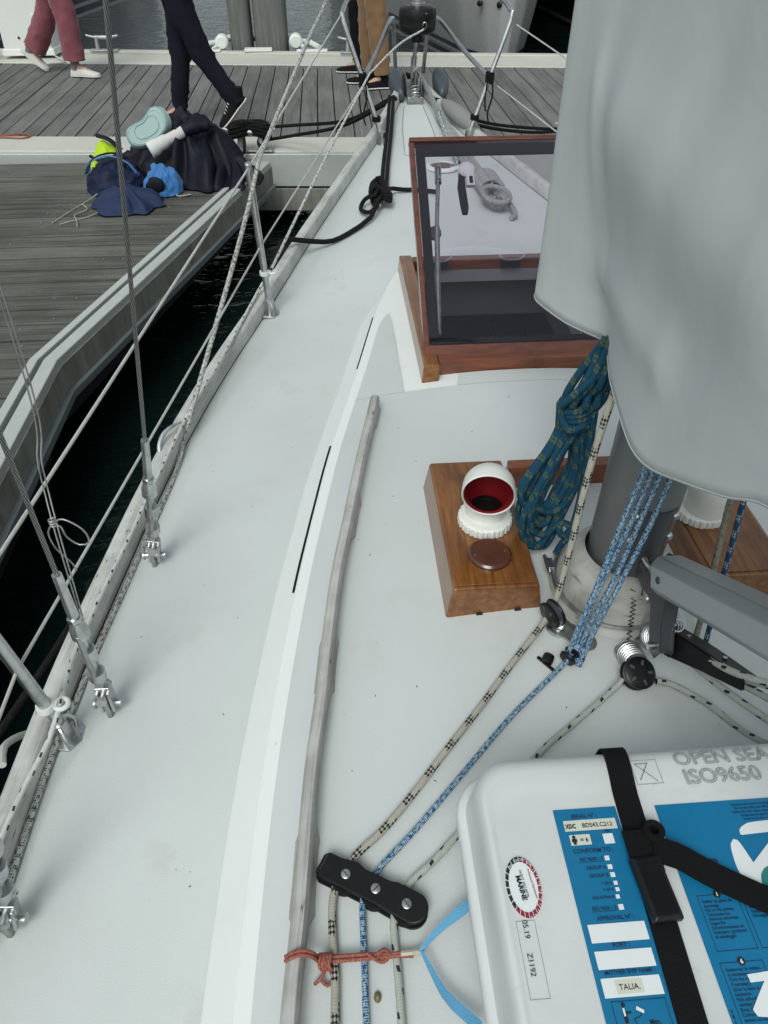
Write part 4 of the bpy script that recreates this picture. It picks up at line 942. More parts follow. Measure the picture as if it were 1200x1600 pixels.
# ================================================================ COILED HALYARD TAIL
coil = thing('rope_coil', 'blue and green flecked rope made up in a hank hanging from the mast', 'rope coil', (-.11, 1.09, 1.44))
RR = .0074; random.seed(21)
m = MB()
TOP, WRAP = V(-.082, 1.078, 1.462), V(-.118, 1.085, 1.318)
for i in range(10):       # upper bight: strands spreading from the cleat to the wrap
    a = (i - 4.5) / 4.5
    m.tube([TOP + V(.010 * a, .010 * sin(i * 2.1), .01), TOP.lerp(WRAP, .4) + V(.024 * a - .002, .018 * cos(i * 1.9) - .012, .0), TOP.lerp(WRAP, .75) + V(.030 * a, .016 * cos(i * 2.3) - .010, 0), WRAP + V(.018 * a, .010 * sin(i * 1.3), 0)], RR, 9, step=.01)
m.build('upper_bight', M['r_coil'], coil, angle=80)
m = MB(); pts = []
for k in range(5 * 16 + 1):
    a = 2 * pi * k / 16; t_ = k / 80
    pts.append(WRAP + V(.030 * cos(a) + .006 * t_, .024 * sin(a), .030 - .050 * t_ + .010 * cos(a)))
m.tube(pts, RR, 9); m.tube([TOP + V(.004, -.02, -.02), WRAP + V(-.020, -.030, .06), WRAP + V(-.034, -.016, .02), WRAP + V(-.016, -.034, -.012), WRAP + V(.012, -.030, -.004)], RR, 9, step=.008); m.build('wrap', M['r_coil'], coil, angle=80)
m = MB()
for i in range(15):       # long loops below the wrap
    a = (i - 7) / 7; L = .275 + random.uniform(-.05, .035) + (.02 if i % 2 else -.02); wL = .021 + .025 * random.random(); d = .014 * sin(i * 1.7) - .003
    cx = -.030 + .012 * a; b = WRAP
    m.tube([b + V(.014 * a, d, -.005), b + V(-.010 + cx * .3 - wL * .3 + .008 * a, d - .004, -L * .35), b + V(cx - wL * .9 + .004 * a, d - .006, -L * .75), b + V(cx - wL * .55, d - .003, -L * .97), b + V(cx + .012, d, -L * 1.03), b + V(cx + wL * .8 + .008, d + .004, -L * .86), b + V(.012 + wL * .45 + .008 * a, d + .006, -L * .45), b + V(.010 * a + .006, d + .004, -.005)], RR, 9, step=.010)
m.build('loops', M['r_coil'], coil, angle=80)
m = MB(); m.tube([WRAP + V(.028, -.02, .02), WRAP + V(.036, -.022, -.10), WRAP + V(.040, -.022, -.20), WRAP + V(.036, -.024, -.262), WRAP + V(.020, -.030, -.285), WRAP + V(.008, -.026, -.268), WRAP + V(.016, -.018, -.255), WRAP + V(.034, -.026, -.266), WRAP + V(.030, -.032, -.285), WRAP + V(.020, -.030, -.305), WRAP + V(.012, -.028, -.335)], RR, 9, step=.008); m.build('tail', M['r_coil'], coil, angle=80)

# ================================================================ LIFERAFT CANISTER
RZ = 1.20
raft = thing('liferaft_canister', 'white liferaft canister with blue instruction labels lashed on the cabin roof', 'liferaft', (0, .22, .94))
def rrect(hx, hy, r, z, cx=0, cy=.222, n=8):
    L = []
    for qx, qy, a0 in ((1, 1, 0), (-1, 1, pi / 2), (-1, -1, pi), (1, -1, 3 * pi / 2)):
        for k in range(n + 1):
            a = a0 + pi / 2 * k / n; L.append(V(cx + qx * (hx - r) + r * cos(a), cy + qy * (hy - r) + r * sin(a), z))
    return L
m = MB(); m.loft([rrect(.382, .255, .07, .965), rrect(.394, .268, .07, .985), rrect(.398, .272, .07, 1.075), rrect(.412, .283, .06, 1.085), rrect(.4145, .2855, .06, 1.092), rrect(.4145, .2855, .06, 1.104), rrect(.411, .282, .06, 1.110), rrect(.404, .275, .058, 1.1125)]); m.build('lower_shell', M['raft'], raft, angle=50)
prof = [(.403, .274, 1.113), (.401, .272, 1.130), (.3985, .2675, 1.162)]
for k in range(1, 9):
    a = pi / 2 * k / 8; prof.append((.3985 - .010 * (1 - cos(a)), .2675 - .032 * (1 - cos(a)), 1.162 + .0365 * sin(a)))
prof += [(.3855, .213, 1.1982), (.383, .206, 1.1973), (.380, .199, 1.1972)]
m = MB(); m.loft([rrect(a, b, max(.02, .055 - (.3985 - a) * 1.2 if a < .3985 else .055), z) for a, b, z in prof]); m.build('upper_shell', M['raft'], raft, angle=50)
TZ = 1.1975
# straps
def strap_profile(x0, x1):
    q = [(.512, .99), (.520, 1.09), (.5135, 1.115), (.500, 1.150), (.496, 1.166), (.4885, 1.190), (.470, 1.2025), (.44, 1.2015)] + [(.42 - .05 * k, 1.2005) for k in range(9)] + [(-.02, 1.1995), (-.045, 1.17), (-.055, 1.13), (-.075, 1.09), (-.068, .99)]
    return [(x0 + (x1 - x0) * i / (len(q) - 1), y, z) for i, (y, z) in enumerate(q)]
def strap(path, name, label, w=.031):
    n = len(path); P = catmull([V(*p) for p in path], .01); rows = []
    for i in range(len(P)):
        T = (P[min(i + 1, len(P) - 1)] - P[max(i - 1, 0)]).normalized(); X = V(1, 0, 0); X = (X - T * X.dot(T)).normalized(); Z = X.cross(T)
        rows.append([P[i] - X * w / 2, P[i] + X * w / 2, P[i] + X * w / 2 + Z * .0022, P[i] - X * w / 2 + Z * .0022])
    mb = MB(); mb.loft(rows); return mb
st = thing('raft_strap', 'black webbing strap with cam buckle across the liferaft canister', 'strap', (-.21, .3, 1.2))
strap(strap_profile(-.197, -.235), '', '').build('webbing', M['webbing'], st, angle=50)
m = MB(); rows = []
Qb = Matrix.Rotation(radians(4), 3, 'Z')
for z, e in ((1.2035, -.002), (1.205, -.001), (1.213, -.001), (1.2165, -.005)): rows.append([V(-.2165, .303, 0) + Qb @ V(a * (.0185 + e), b * (.036 + e), z) for a, b in ((-1, -1), (1, -1), (1, 1), (-1, 1))])
m.loft(rows); m.build('buckle', M['black'], st, bevel=.003)
m = MB(); m.box((-.2165, .345, 1.2085), (.036, .050, .004)); m.build('doubled_webbing', M['webbing'], st, bevel=.001)
m = MB(); m.lathe([(.0055, .0025), (.0055, .013), (.0075, .0142), (.0115, .0142), (.0130, .012), (.0135, .0)], 28, (-.197, .366, 1.2020)); m.lathe([(.0061, .003), (.0005, .0032)], 16, (-.197, .366, 1.2020))
m.build('rolled_loop', M['webbing'], st, angle=50)
m = MB(); ribbon(m, [(-.205, .345, 1.2118), (-.180, .336, 1.2105), (-.150, .318, 1.2045), (-.12, .300, 1.203), (-.088, .282, 1.203), (-.05, .270, 1.204)], .031, .0022); m.build('strap_end', M['webbing'], st, angle=50)
m = MB(); ribbon(m, [(-.05, .2702, 1.2065), (-.10, .305, 1.2062), (-.06, .31, 1.205)], .028, .002) if False else None
strap2 = thing('raft_strap', 'black webbing strap over the far half of the liferaft, outside the picture edge', 'strap', (.21, .3, 1.2))
strap(strap_profile(.21, .23), '', '').build('webbing', M['webbing'], strap2, angle=50)

# labels printed on the canister
def sheet(name, x0, y0, x1, y1, z, mat, parent=None, sk=0.0):
    parent = parent or raft
    m = MB(); m.v = [(x0 + sk * (y0 - y1) * 0, y0, z), (x1, y0, z), (x1, y1, z), (x0, y1, z)]; m.face((0, 1, 2, 3), [(0, 0), (1, 0), (1, 1), (0, 1)]); return m.build(name, mat, parent, smooth=False)
def poly(name, pts, z, mat, parent):
    m = MB(); m.v = [(a, b, z) for a, b in pts]; m.face(list(range(len(pts)))); return m.build(name, mat, parent, smooth=False)
def frame(name, x0, y0, x1, y1, z, th, mat, parent):
    m = MB()
    for a in ((x0, y0, x1, y0 + th), (x0, y1 - th, x1, y1), (x0, y0, x0 + th, y1), (x1 - th, y0, x1, y1)):
        o = len(m.v); m.v += [(a[0], a[1], z), (a[2], a[1], z), (a[2], a[3], z), (a[0], a[3], z)]; m.face((o, o + 1, o + 2, o + 3))
    return m.build(name, mat, parent, smooth=False)
Z1, Z2, Z3 = TZ + .0006, TZ + .0011, TZ + .0016
lab = sheet('serial_label', -.3075, .02, -.2290, .4055, Z1, M['sticker_blue'])
cxm = -.271
def ttl(s, y, size=.0068, x=cxm, al='CENTER', par=None, mat='ink_blue', z=Z2, b=.00012): return text('print', s, size, (x, y, z), M[mat], par or lab, align=al, bold=b)
ttl('SERIAL N° :', .3935, .0066)
sheet('serial_box', -.2985, .3780, -.2340, .3910, Z2, M['paper_y'], lab); ttl('BDS43.C212', .3815, .0072, -.2580, mat='ink', z=Z3, b=.00008); text('print', 'XDC', .0072, (-.2970, .3812, Z3), M['ink'], lab, bold=.0003, sx=.8)
sheet('persons_box', -.2955, .3610, -.2705, .3735, Z2, M['paper_y'], lab); ttl('= 6', .3645, .0072, -.2785, mat='ink', z=Z3)
m = MB(); m.lathe([(.0021, 0), (.0021, .0001)], 10, (-.2905, .3705, Z3)); m.build('person_icon', M['ink'], lab)
m = MB(); m.box((-.2905, .3665, Z3), (.0062, .0040, .0002)); m.build('person_icon', M['ink'], lab)
m = MB(); m.box((-.2905, .3630, Z3), (.0034, .0026, .0002)); m.build('person_icon', M['ink'], lab)
ttl('VISA', .3745, .0042, -.2480); sheet('visa_box', -.2550, .3605, -.2425, .3725, Z2, M['paper'], lab)
ttl('CONFORM TO :', .3518, .0068)
for s_, sz, xr, yy, q in (('ISO 9650 - 1', .0054, -.2625, .3425, .0054), ('GROUP A', .0054, -.2620, .3325, .0054), ('GROUP B', .0054, -.2615, .3235, .0054), ('> 24 H', .0042, -.2605, .3150, .0044), ('< 24 H', .0042, -.2605, .3080, .0044), ('SOLAS Pack B', .0042, -.2625, .3003, .0044), ('ISO 9650 - 2', .0054, -.2630, .2885, .0058)):
    text('print', s_, sz, (xr, yy, Z2), M['ink_blue'], lab, align='RIGHT', bold=.0001); sheet('tick_box', xr + .0022, yy - .001, xr + .0022 + q, yy - .001 + q, Z2, M['paper'], lab)
    if 'ISO' in s_: sheet('underline', xr - .029, yy - .0016, xr, yy - .0011, Z2, M['ink_blue'], lab)
ttl('APPROVAL N° :', .2780, .0062, -.2675); sheet('approval_box', -.3010, .2562, -.2370, .2747, Z2, M['paper'], lab)
ttl('PORT :', .2510, .0062, -.2700); sheet('port_box', -.3010, .2308, -.2385, .2482, Z2, M['paper'], lab)
ttl('MOTHER SHIP NAME :', .2258, .0056, -.2685); bx = sheet('name_box', -.3018, .2050, -.2390, .2228, Z2, M['paper'], lab)
sheet('name_tape', -.2880, .2078, -.2590, .2205, Z2 + .0003, M['paper_y'], lab); ttl('TALIA.', .2110, .0078, -.2735, mat='ink', z=Z3 + .0003, b=.0)
frame('picture_frame', -.2970, .10, -.2400, .2020, Z2, .0007, M['ink_blue'], lab)
m = MB(); m.lathe([(.0022, 0), (.0022, .0001)], 12, (-.2855, .1985, Z2)); m.build('person_icon', M['ink'], lab)
m = MB(); m.box((-.2858, .1870, Z2), (.0040, .009, .0002)); m.build('person_icon', M['ink'], lab)
m = MB(); m.box((-.2820, .1915, Z2), (.006, .0018, .0002)); m.build('person_icon', M['ink'], lab)
sheet('vest_icon', -.2872, .1885, -.2852, .1955, Z3, M['paper'], lab); poly('canister_icon', [(-.2735, .1935), (-.2665, .1895), (-.2652, .1925), (-.2722, .1965)], Z3, M['paper'], lab)
m = MB(); m.tube([(-.2665, .191, Z2), (-.272, .187, Z2), (-.278, .1855, Z2), (-.276, .181, Z2), (-.270, .179, Z2)], .0004, 5, step=.003); m.build('cord_icon', M['ink'], lab)
ttl('Max.', .1800, .0062, -.2570, mat='ink'); sheet('tick_box', -.2650, .1715, -.2600, .1765, Z2, M['paper'], lab); sheet('tick_box', -.2530, .1715, -.2480, .1765, Z2, M['paper'], lab)
# big step panel
big = sheet('step_label', -.1800, .02, .1800, .4030, Z1, M['sticker_blue'])
for i, s_ in enumerate(('Assurez-vous que le bordage de votre radeau est fait', 'Be certain that your liferaft is made fast on board', 'Stellen Sie sich sicher, dass Ihre Rettungsinsel belegt ist', 'Asegurese de que la balsa esta bien amarrada', 'Assicurarsi che la zattera sia legata a bordo')):
    text('print', s_, .0042, (-.040, .3955 - .0046 * i, Z2), M['ink_blue'], big, align='CENTER')
text('print', 'STEP', .0130, (-.1290, .3255, Z2), M['ink_blue'], big, align='RIGHT', bold=.0004); sheet('underline', -.170, .3222, -.1280, .3230, Z2, M['ink_blue'], big)
def curve2(pts): return [(p.x, p.y) for p in catmull([V(a, b, 0) for a, b in pts], .004)]
poly('white_graphic', curve2([(-.0890, .3605), (-.0875, .3660), (-.0790, .3715), (-.060, .3745), (.03, .3765)]) + [(.03, .3640), (-.087, .3595)], Z2, M['paper'], big)
poly('white_graphic', curve2([(-.1080, .3400), (-.1055, .3500), (-.1000, .3555), (-.0955, .3540), (-.0925, .3460), (-.0880, .3270)]) + [(-.055, .3520), (-.055, .262)] + curve2([(-.0900, .268), (-.1020, .285), (-.1075, .305), (-.1095, .325), (-.1080, .3400)])[:-1], Z2, M['paper'], big)
poly('teal_graphic', [(-.0680 + .0205 * cos(a), .3020 + .0205 * sin(a)) for a in [2 * pi * k / 20 for k in range(20)]], Z3, M['teal_print'], big)
def stepbox(x0, y0, x1, y1, num, lines, size=.0053):
    frame('step_frame', x0, y0, x1, y1, Z2, .0007, M['ink_blue'], big); c = ((x0 + x1) / 2 + .0005, y1)
    poly('number_disc', [(c[0] + .0042 * cos(a), c[1] + .0042 * sin(a)) for a in [2 * pi * k / 18 for k in range(18)]], Z3, M['ink'], big)
    text('print', num, .0060, (c[0], c[1] - .0022, Z3 + .0004), M['paper'], big, align='CENTER', bold=.0002)
    text('print', '\n'.join(lines), size, (x0 + .004, y1 - .0085, Z2), M['ink_blue'], big, bold=.00005, spacing=1.0)
stepbox(-.1690, .2390, -.1230, .2960, '1', ('Enfiler les gilets de', 'sauvetage', 'Put on life jackets', 'Coloquese los', 'chalecos salvavidas', 'Legen Sie', 'Schwimmwesten an', 'Indossare i giubbotti', 'di salvataggio'), .0045)
stepbox(-.1190, .2390, -.0730, .2960, '2', ('Amarrer', 'Moor the raft', 'Amarrar', 'Vertauen', 'Ormeggiare'), .0045)
stepbox(-.1710, .145, -.1240, .2285, '6', ('Retourner le radeau,', 'si necessaire', 'Turn the raft over,', 'if necessary', 'Girar la balsa si es', 'necesario', 'Falls erforderlich', 'wenden Sie das', 'Boot. Rovesciare', 'Controllare la', 'zattera se serve'), .0045)
poly('white_graphic', [(-.1465, .2160), (-.085, .2200), (-.085, .170), (-.1520, .1790), (-.1545, .1850), (-.1440, .1960), (-.1310, .2090), (-.1460, .2085)], Z3, M['paper'], big)
m = MB()
for k in range(14): m.box((-.1765, .125 + .0046 * k, Z2), (.0022 - .0006 * (k % 3), .0030, .0002))
m.build('worn_lettering', M['ink_blue'], big)
# outlined type and the clear tag on the shoulder
def shoulder(s_, size, x, y, z, tilt): return text('outline_print', s_, size, (x, y, z), M['ink_pale'], raft, outline=.00028, euler=(-tilt, 0, 0))
for e in (0, .0016):
    shoulder('OPEN SEA', .0285, -.1330 - e, .4530 - e * .6, 1.2004, radians(9)); shoulder('ISO9650', .0285, -.1290 - e, .4265 - e * .6, 1.2010, radians(3))
fr_ = frame('clear_tag', -.192, .430, -.158, .463, 1.1998, .0005, M['ink_grey'], raft)
m = MB()
for a, b in (((-.187, .458), (-.164, .433)), ((-.170, .459), (-.186, .436)), ((-.187, .458), (-.172, .458))): m.tube([(*a, 1.1999), (*b, 1.1998)], .0005, 4)
m.build('cross_mark', M['ink_grey'], fr_)
# round service seal and vertical tag on the left
sx0, sy0 = -.3625, .3195
seal = poly('service_seal', [(sx0 + .0205 * cos(a), sy0 + .0345 * sin(a)) for a in [2 * pi * k / 40 for k in range(40)]], Z1, M['paper'], raft)
for k in range(24):
    a0, a1 = 2 * pi * k / 24 + .02, 2 * pi * (k + 1) / 24 - .02
    poly('seal_cell', [(sx0 + .775 * r_ * cos(a), sy0 + 1.30 * r_ * sin(a)) for r_, a in ((.0212, a0), (.0260, a0), (.0260, a1), (.0212, a1))], Z2, M['ink'] if 5 <= k < 15 else M['ink_red'], seal)
for k, s_ in enumerate(('2028', '2027', '2026', '2025')):
    a = radians(72 + 24 * k - 18); text('print', s_, .0034, (sx0 + .0174 * cos(a + .16), sy0 + .0292 * sin(a + .16), Z3), M['paper'], seal, rotz=a - pi / 2 - .02)
for k, s_ in enumerate('JFMAMJJAS'):
    a = radians(37 - 15 * k); text('print', s_, .0038, (sx0 + .0183 * cos(a), sy0 + .0307 * sin(a) - .0012, Z3), M['paper'], seal, rotz=a - pi / 2, align='CENTER')
text('print', 'MARINE', .0076, (sx0 - .0070, sy0 + .0120, Z2), M['ink'], seal, rotz=-pi / 2 + .12, bold=.0003); text('print', 'OUEST SECURITE', .0040, (sx0 - .0020, sy0 + .0185, Z2), M['ink'], seal, rotz=-pi / 2 + .12)
text('print', 'Professional Maintenance', .0032, (sx0 + .0080, sy0 + .0185, Z2), M['ink_red'], seal, rotz=-pi / 2 + .12)
frame('date_tag', -.3790, .2090, -.3580, .2840, Z1 + .0002, .0004, M['ink_grey'], raft)
text('print', '05.19', .0085, (-.3720, .2845, Z2), M['ink'], raft, rotz=-pi / 2); text('print', 'Z1192', .0085, (-.3735, .2520, Z2), M['ink'], raft, rotz=-pi / 2)
# ================================================================ STANDING RIGGING, LIFELINES, STANCHIONS
def shroud(label, base, top, wire_r, start, turn_len=.15, cat='shroud', toggles=True):
    K = 1.33; base, top = Vector(base), Vector(top); T = (top - base).normalized(); t = thing('shroud', label, cat, base, 'port side shrouds')
    X = T.cross(V(0, 1, 0)).normalized(); Y = T.cross(X)
    at_ = lambda d: base + T * (d * K)
    # chainplate tang coming out of the deck, then fork toggle with clevis pins
    m = MB(); m.hexa([base + V(a * .006, b * .016, z) for z in (-.03, .05) for a, b in ((-1, -1), (1, -1), (1, 1), (-1, 1))]); m.build('chainplate', M['steel_dull'], t, bevel=.003)
    m = MB()
    for s_ in (-1, 1):
        c = at_(.028) + V(1, 0, 0) * (.0115 * s_); m.hexa([c + V(a * .0033, 0, 0) + V(0, 1, 0) * (b * .0145) + T * z for z in (-.019, .048) for a, b in ((-1, -1), (1, -1), (1, 1), (-1, 1))])
    m.build('toggle', M['steel'], t, bevel=.002)
    for d_, ax in ((.026, (1, 0, 0)), (.056, (0, 1, 0))):
        m = MB(); m.lathe([(.0078, -.025), (.0078, .025)], 14, at_(d_), axis=ax); m.lathe([(.0118, -.029), (.0118, -.025)], 14, at_(d_), axis=ax); m.lathe([(.010, .025), (.010, .028)], 14, at_(d_), axis=ax); m.build('clevis_pin', M['steel'], t)
    m = MB(); m.box(at_(.060), (.032, .016, .032), Matrix((X, Y, T)).transposed()); m.tube([at_(.066), at_(.095)], .0073, 10); m.build('fork', M['steel'], t, bevel=.003)
    # open body turnbuckle
    b0, b1 = .080, .080 + turn_len
    for s_ in (-1, 1):
        m = MB(); m.tube([at_(b0 + .022) + Y * (.0125 * s_), at_(b1 - .022) + Y * (.0125 * s_)], .0064, 8); m.build('turnbuckle_bar', M['steel_dull'], t)
    for q0, q1, a, b in ((b0, b0 + .032, .010, .018), (b1 - .032, b1, .018, .0113), ((b0 + b1) / 2 - .012, (b0 + b1) / 2 + .012, .016, .016)):
        m = MB(); m.tube([at_(q0), at_((q0 + q1) / 2), at_(q1)], [a, max(a, b) * .98, b], 12); m.build('turnbuckle_end', M['steel'], t)
    m = MB(); m.tube([at_(b0 + .01), at_(b0 + .062)], .0064, 10); m.tube([at_(b1 - .062), at_(b1 - .01)], .0064, 10); m.build('screw', M['steel'], t)
    m = MB(); m.tube([at_(b1 + .002), at_(b1 + .010)], .014, 6); m.build('lock_nut', M['steel'], t)
    m = MB(); m.tube([at_(b1 + .008), at_(b1 + .098)], [.0104, .0090], 12); m.build('swage', M['steel'], t)
    m = MB(); m.tube([at_(b1 + .09), top], wire_r, 10, step=.06); m.build('wire', M['wire'], t, angle=80)
    return t
shroud('foremost wire shroud, rising from beside the rail past the clothes heap', (-1.054, 1.374, .695), (-.044, .774, 6.695), .0042, .23)
shroud('middle wire shroud with turnbuckle, just ahead of the near stanchion', (-1.077, .929, .688), (-.946, .929, 6.688), .0045, .23)
shroud('aftmost shroud end at the left picture edge, only its toggle showing', (-1.167, .507, .670), (-.06, .95, 6.60), .0042, .23)
# thin flag halyard tied down to the middle turnbuckle with a loose loop
m = MB()
for e in (0, .007):
    m.tube([(-.93 + e, .95, 6.70), (-1.072 + e, 1.16, 3.2), (-1.070 + e, 1.105, 1.58), (-1.092 + e, 1.06, 1.26), (-1.083 + e, 1.01, 1.15), (-1.070 + e * .6, .952, .985), (-1.071, .935, .90)], .0016, 5, step=.03)
c = V(-1.084, 1.018, 1.168)
m.tube([c, c + V(.022, -.004, .012), c + V(.052, -.008, -.012), c + V(.056, -.010, -.042), c + V(.036, -.008, -.050), c + V(.016, -.004, -.032), c + V(.012, -.002, -.008), c], .0018, 5, step=.008)
m.tube([c, c + V(-.016, 0, -.022), c + V(-.012, -.004, -.06), c + V(.008, -.006, -.10), c + V(.010, -.008, -.12)], .0016, 5, step=.01)
for k in range(3): m.tube([c + V(.006 * cos(a), .006 * sin(a), .006 * k - .004) for a in [2 * pi * q / 8 for q in range(8)]], .0016, 5, closed=True)
tag(m.build('flag_halyard', M['steel_dull'], None, angle=80), 'thin grey cord with a loose loop tied down to the middle shroud', 'cord')

def stanchion(label, base, top, ringz):
    base, top = Vector(base), Vector(top); t = thing('stanchion', label, 'stanchion', base, 'stainless lifeline stanchions')
    m = MB(); m.tube([base + V(0, 0, .01), top], .0125, 14); m.build('post', M['steel'], t)
    m = MB(); m.lathe([(.0125, 0), (.0105, .006), (.004, .009), (.001, .009)], 14, top); m.build('cap', M['steel'], t)
    # base: angular plate, socket and two loops
    m = MB(); m.prism([(base.x + a, base.y + b) for a, b in ((-.030, -.030), (.012, -.038), (.034, -.016), (.034, .020), (.016, .036), (-.026, .034))], base.z - .004, base.z + .004); m.build('base_plate', M['steel'], t, bevel=.0015)
    m = MB(); m.tube([base, base + (top - base).normalized() * .062], .0165, 16); m.build('socket', M['steel'], t)
    for s_ in (-1, 1):
        m = MB(); m.tube([base + V(.012, .028 * s_ - .004, .002), base + V(.014, .03 * s_ - .004, .030), base + V(.004, .018 * s_, .052), base + V(-.004, .010 * s_, .056)], .0042, 8, step=.006); m.build('brace_loop', M['steel'], t)
    for a, b in ((.024, .0), (.0, .027), (-.018, -.02)):
        m = MB(); m.lathe([(.0045, 0), (.004, .0016), (.001, .0018)], 10, (base.x + a, base.y + b, base.z + .004)); m.build('screw', M['steel'], t)
    return t
s1b, s1t = V(-.806, 2.672, .752), V(-.829, 2.70, 1.296)
s2b, s2t = V(-1.163, .882, .676), V(-1.194, .858, 1.150)
stanchion('forward stainless stanchion on the far rail, in front of the finger pontoon edge', s1b, s1t, .94)
stanchion('near stainless stanchion at the left picture edge with a white ring clip', s2b, s2t, .83)
stanchion('starboard stainless stanchion hidden behind the hatch and canvas', V(.806, 2.672, .752), V(.829, 2.70, 1.296), .94)
def ring_clip(label, c, sx=-1):
    t = thing('fairlead_ring', label, 'fairlead', c, 'white fairlead rings'); c = Vector(c)
    m = MB(); m.lathe([(.0130, -.007), (.0180, -.008), (.0190, 0), (.0180, .008), (.0130, .007)], 22, c); m.build('clamp', M['white_pl'], t)
    e = c + V(.031, .004, 0); m = MB()
    m.tube([e + V(.0125 * cos(a), .0125 * sin(a), 0) for a in [2 * pi * k / 20 for k in range(20)]], .0055, 10, closed=True); m.box(c + V(.016, .002, 0), (.014, .018, .012)); m.build('eye', M['white_pl'], t)
ring_clip('white fairlead ring clamped low on the forward stanchion', s1b.lerp(s1t, .30))
ring_clip('white fairlead ring clamped on the near stanchion', s2b.lerp(s2t, .26))
# lifelines
rope_thing('lifeline', 'upper white lifeline from the pulpit over the forward stanchion and aft', [[V(-.444, 4.57, 1.495), s1t + V(0, 0, -.012)], [s1t + V(0, 0, -.012), s2t + V(0, 0, -.015)], [s2t + V(0, 0, -.015), V(-1.22, -1.0, 1.14)]], .0038, 'r_life', 'lifeline', .2, group='port lifelines')
rope_thing('lifeline', 'lower white lifeline threaded halfway up the stanchions', [[V(-.346, 4.5, 1.174), V(-.8175, 2.69, 1.012)], [V(-.8175, 2.69, 1.012), V(-1.180, .868, .935)], [V(-1.180, .868, .935), V(-1.2, -1, .93)]], .0034, 'r_life', 'lifeline', .2, group='port lifelines')
rope_thing('lifeline', 'thin starboard lifeline running aft from the right pulpit leg', [[V(.46, 4.45, 1.45), V(.829, 2.70, 1.284)], [V(.40, 4.5, 1.16), V(.8175, 2.69, 1.012)]], .0034, 'r_life', 'lifeline', .2)
# furling line: drum, through the fairleads, along the top of the rail
fr = [(-.848, 2.732, .824), (-.955, 2.249, .794), (-1.016, 2.014, .781), (-1.072, 1.709, .766), (-1.116, 1.417, .755), (-1.142, 1.259, .751), (-1.158, 1.141, .750), (-1.166, 1.04, .756), (-1.156, .95, .775), (-1.142, .885, .802), (-1.160, .82, .765), (-1.190, .735, .742), (-1.206, .64, .735), (-1.212, .5, .733), (-1.235, .2, .732), (-1.245, -1, .732)]
rope_thing('furling_line', 'white furling line with small dark ticks from the black drum along the rail top', [[(.040, 5.01, 1.355), (-.12, 4.83, 1.31), (-.310, 4.47, 1.235)], [(-.310, 4.47, 1.235), (-.55, 3.6, 1.085), (-.787, 2.69, .925)], [(-.787, 2.69, .925)] + fr], .0055, 'r_furl', step=.03)
# speckled sheet: down from aloft, over the lifeline, to the rail lead, then along the foot of the rail
sd = [(-1.040, 1.90, .735), (-1.050, 1.78, .706), (-1.064, 1.665, .700), (-1.090, 1.50, .694), (-1.107, 1.391, .690), (-1.122, 1.289, .687), (-1.142, 1.169, .684), (-1.157, 1.064, .681), (-1.165, .974, .679), (-1.172, .93, .682), (-1.182, .863, .680), (-1.190, .746, .676), (-1.193, .67, .675), (-1.196, .588, .674), (-1.203, .4, .673), (-1.216, .1, .672), (-1.21, -1, .672)]
rope_thing('jib_sheet', 'thick speckled grey sheet falling past the forward stanchion and along the foot of the rail', [[(-.02, 4.62, 2.9), (-.34, 4.72, 1.90), (-.527, 4.0, 1.615), (-.617, 3.6, 1.515), (-.790, 2.735, 1.308)], [(-.790, 2.735, 1.308), (-.86, 2.45, 1.13), (-1.028, 1.915, .765)] + sd], .0078, 'r_sheet', step=.03)
ld = thing('sheet_lead', 'stainless fairlead on the outer edge of the rail, where the speckled sheet turns', 'fairlead', (-1.085, 1.82, .74))
m = MB(); m.prism([(-1.098, 1.74), (-1.072, 1.75), (-1.060, 1.86), (-1.084, 1.87)], .722, .733); m.build('base', M['galv'], ld, bevel=.003)
m = MB(); m.tube([(-1.092, 1.77, .735), (-1.098, 1.80, .765), (-1.085, 1.84, .785), (-1.060, 1.87, .790), (-1.045, 1.90, .780)], [.006, .007, .007, .006, .004], 10, step=.01); m.build('horn', M['galv'], ld)
m = MB(); m.lathe([(.007, 0), (.007, .004), (.003, .004), (.003, .001)], 12, (-1.086, 1.765, .733)); m.build('bolt', M['steel'], ld)
# white plastic hose outside the rail at the left edge
m = MB(); m.tube([(-1.26, .95, .60), (-1.275, .90, .66), (-1.28, .85, .70), (-1.262, .80, .715)], .008, 8, step=.02); tag(m.build('fender_line', M['r_life'], None), 'short white line hanging outside the rail at the left edge', 'rope')

# ================================================================ FOREDECK
onz = lambda x, y, h: V(x, y, deck_z(x, y) + h)
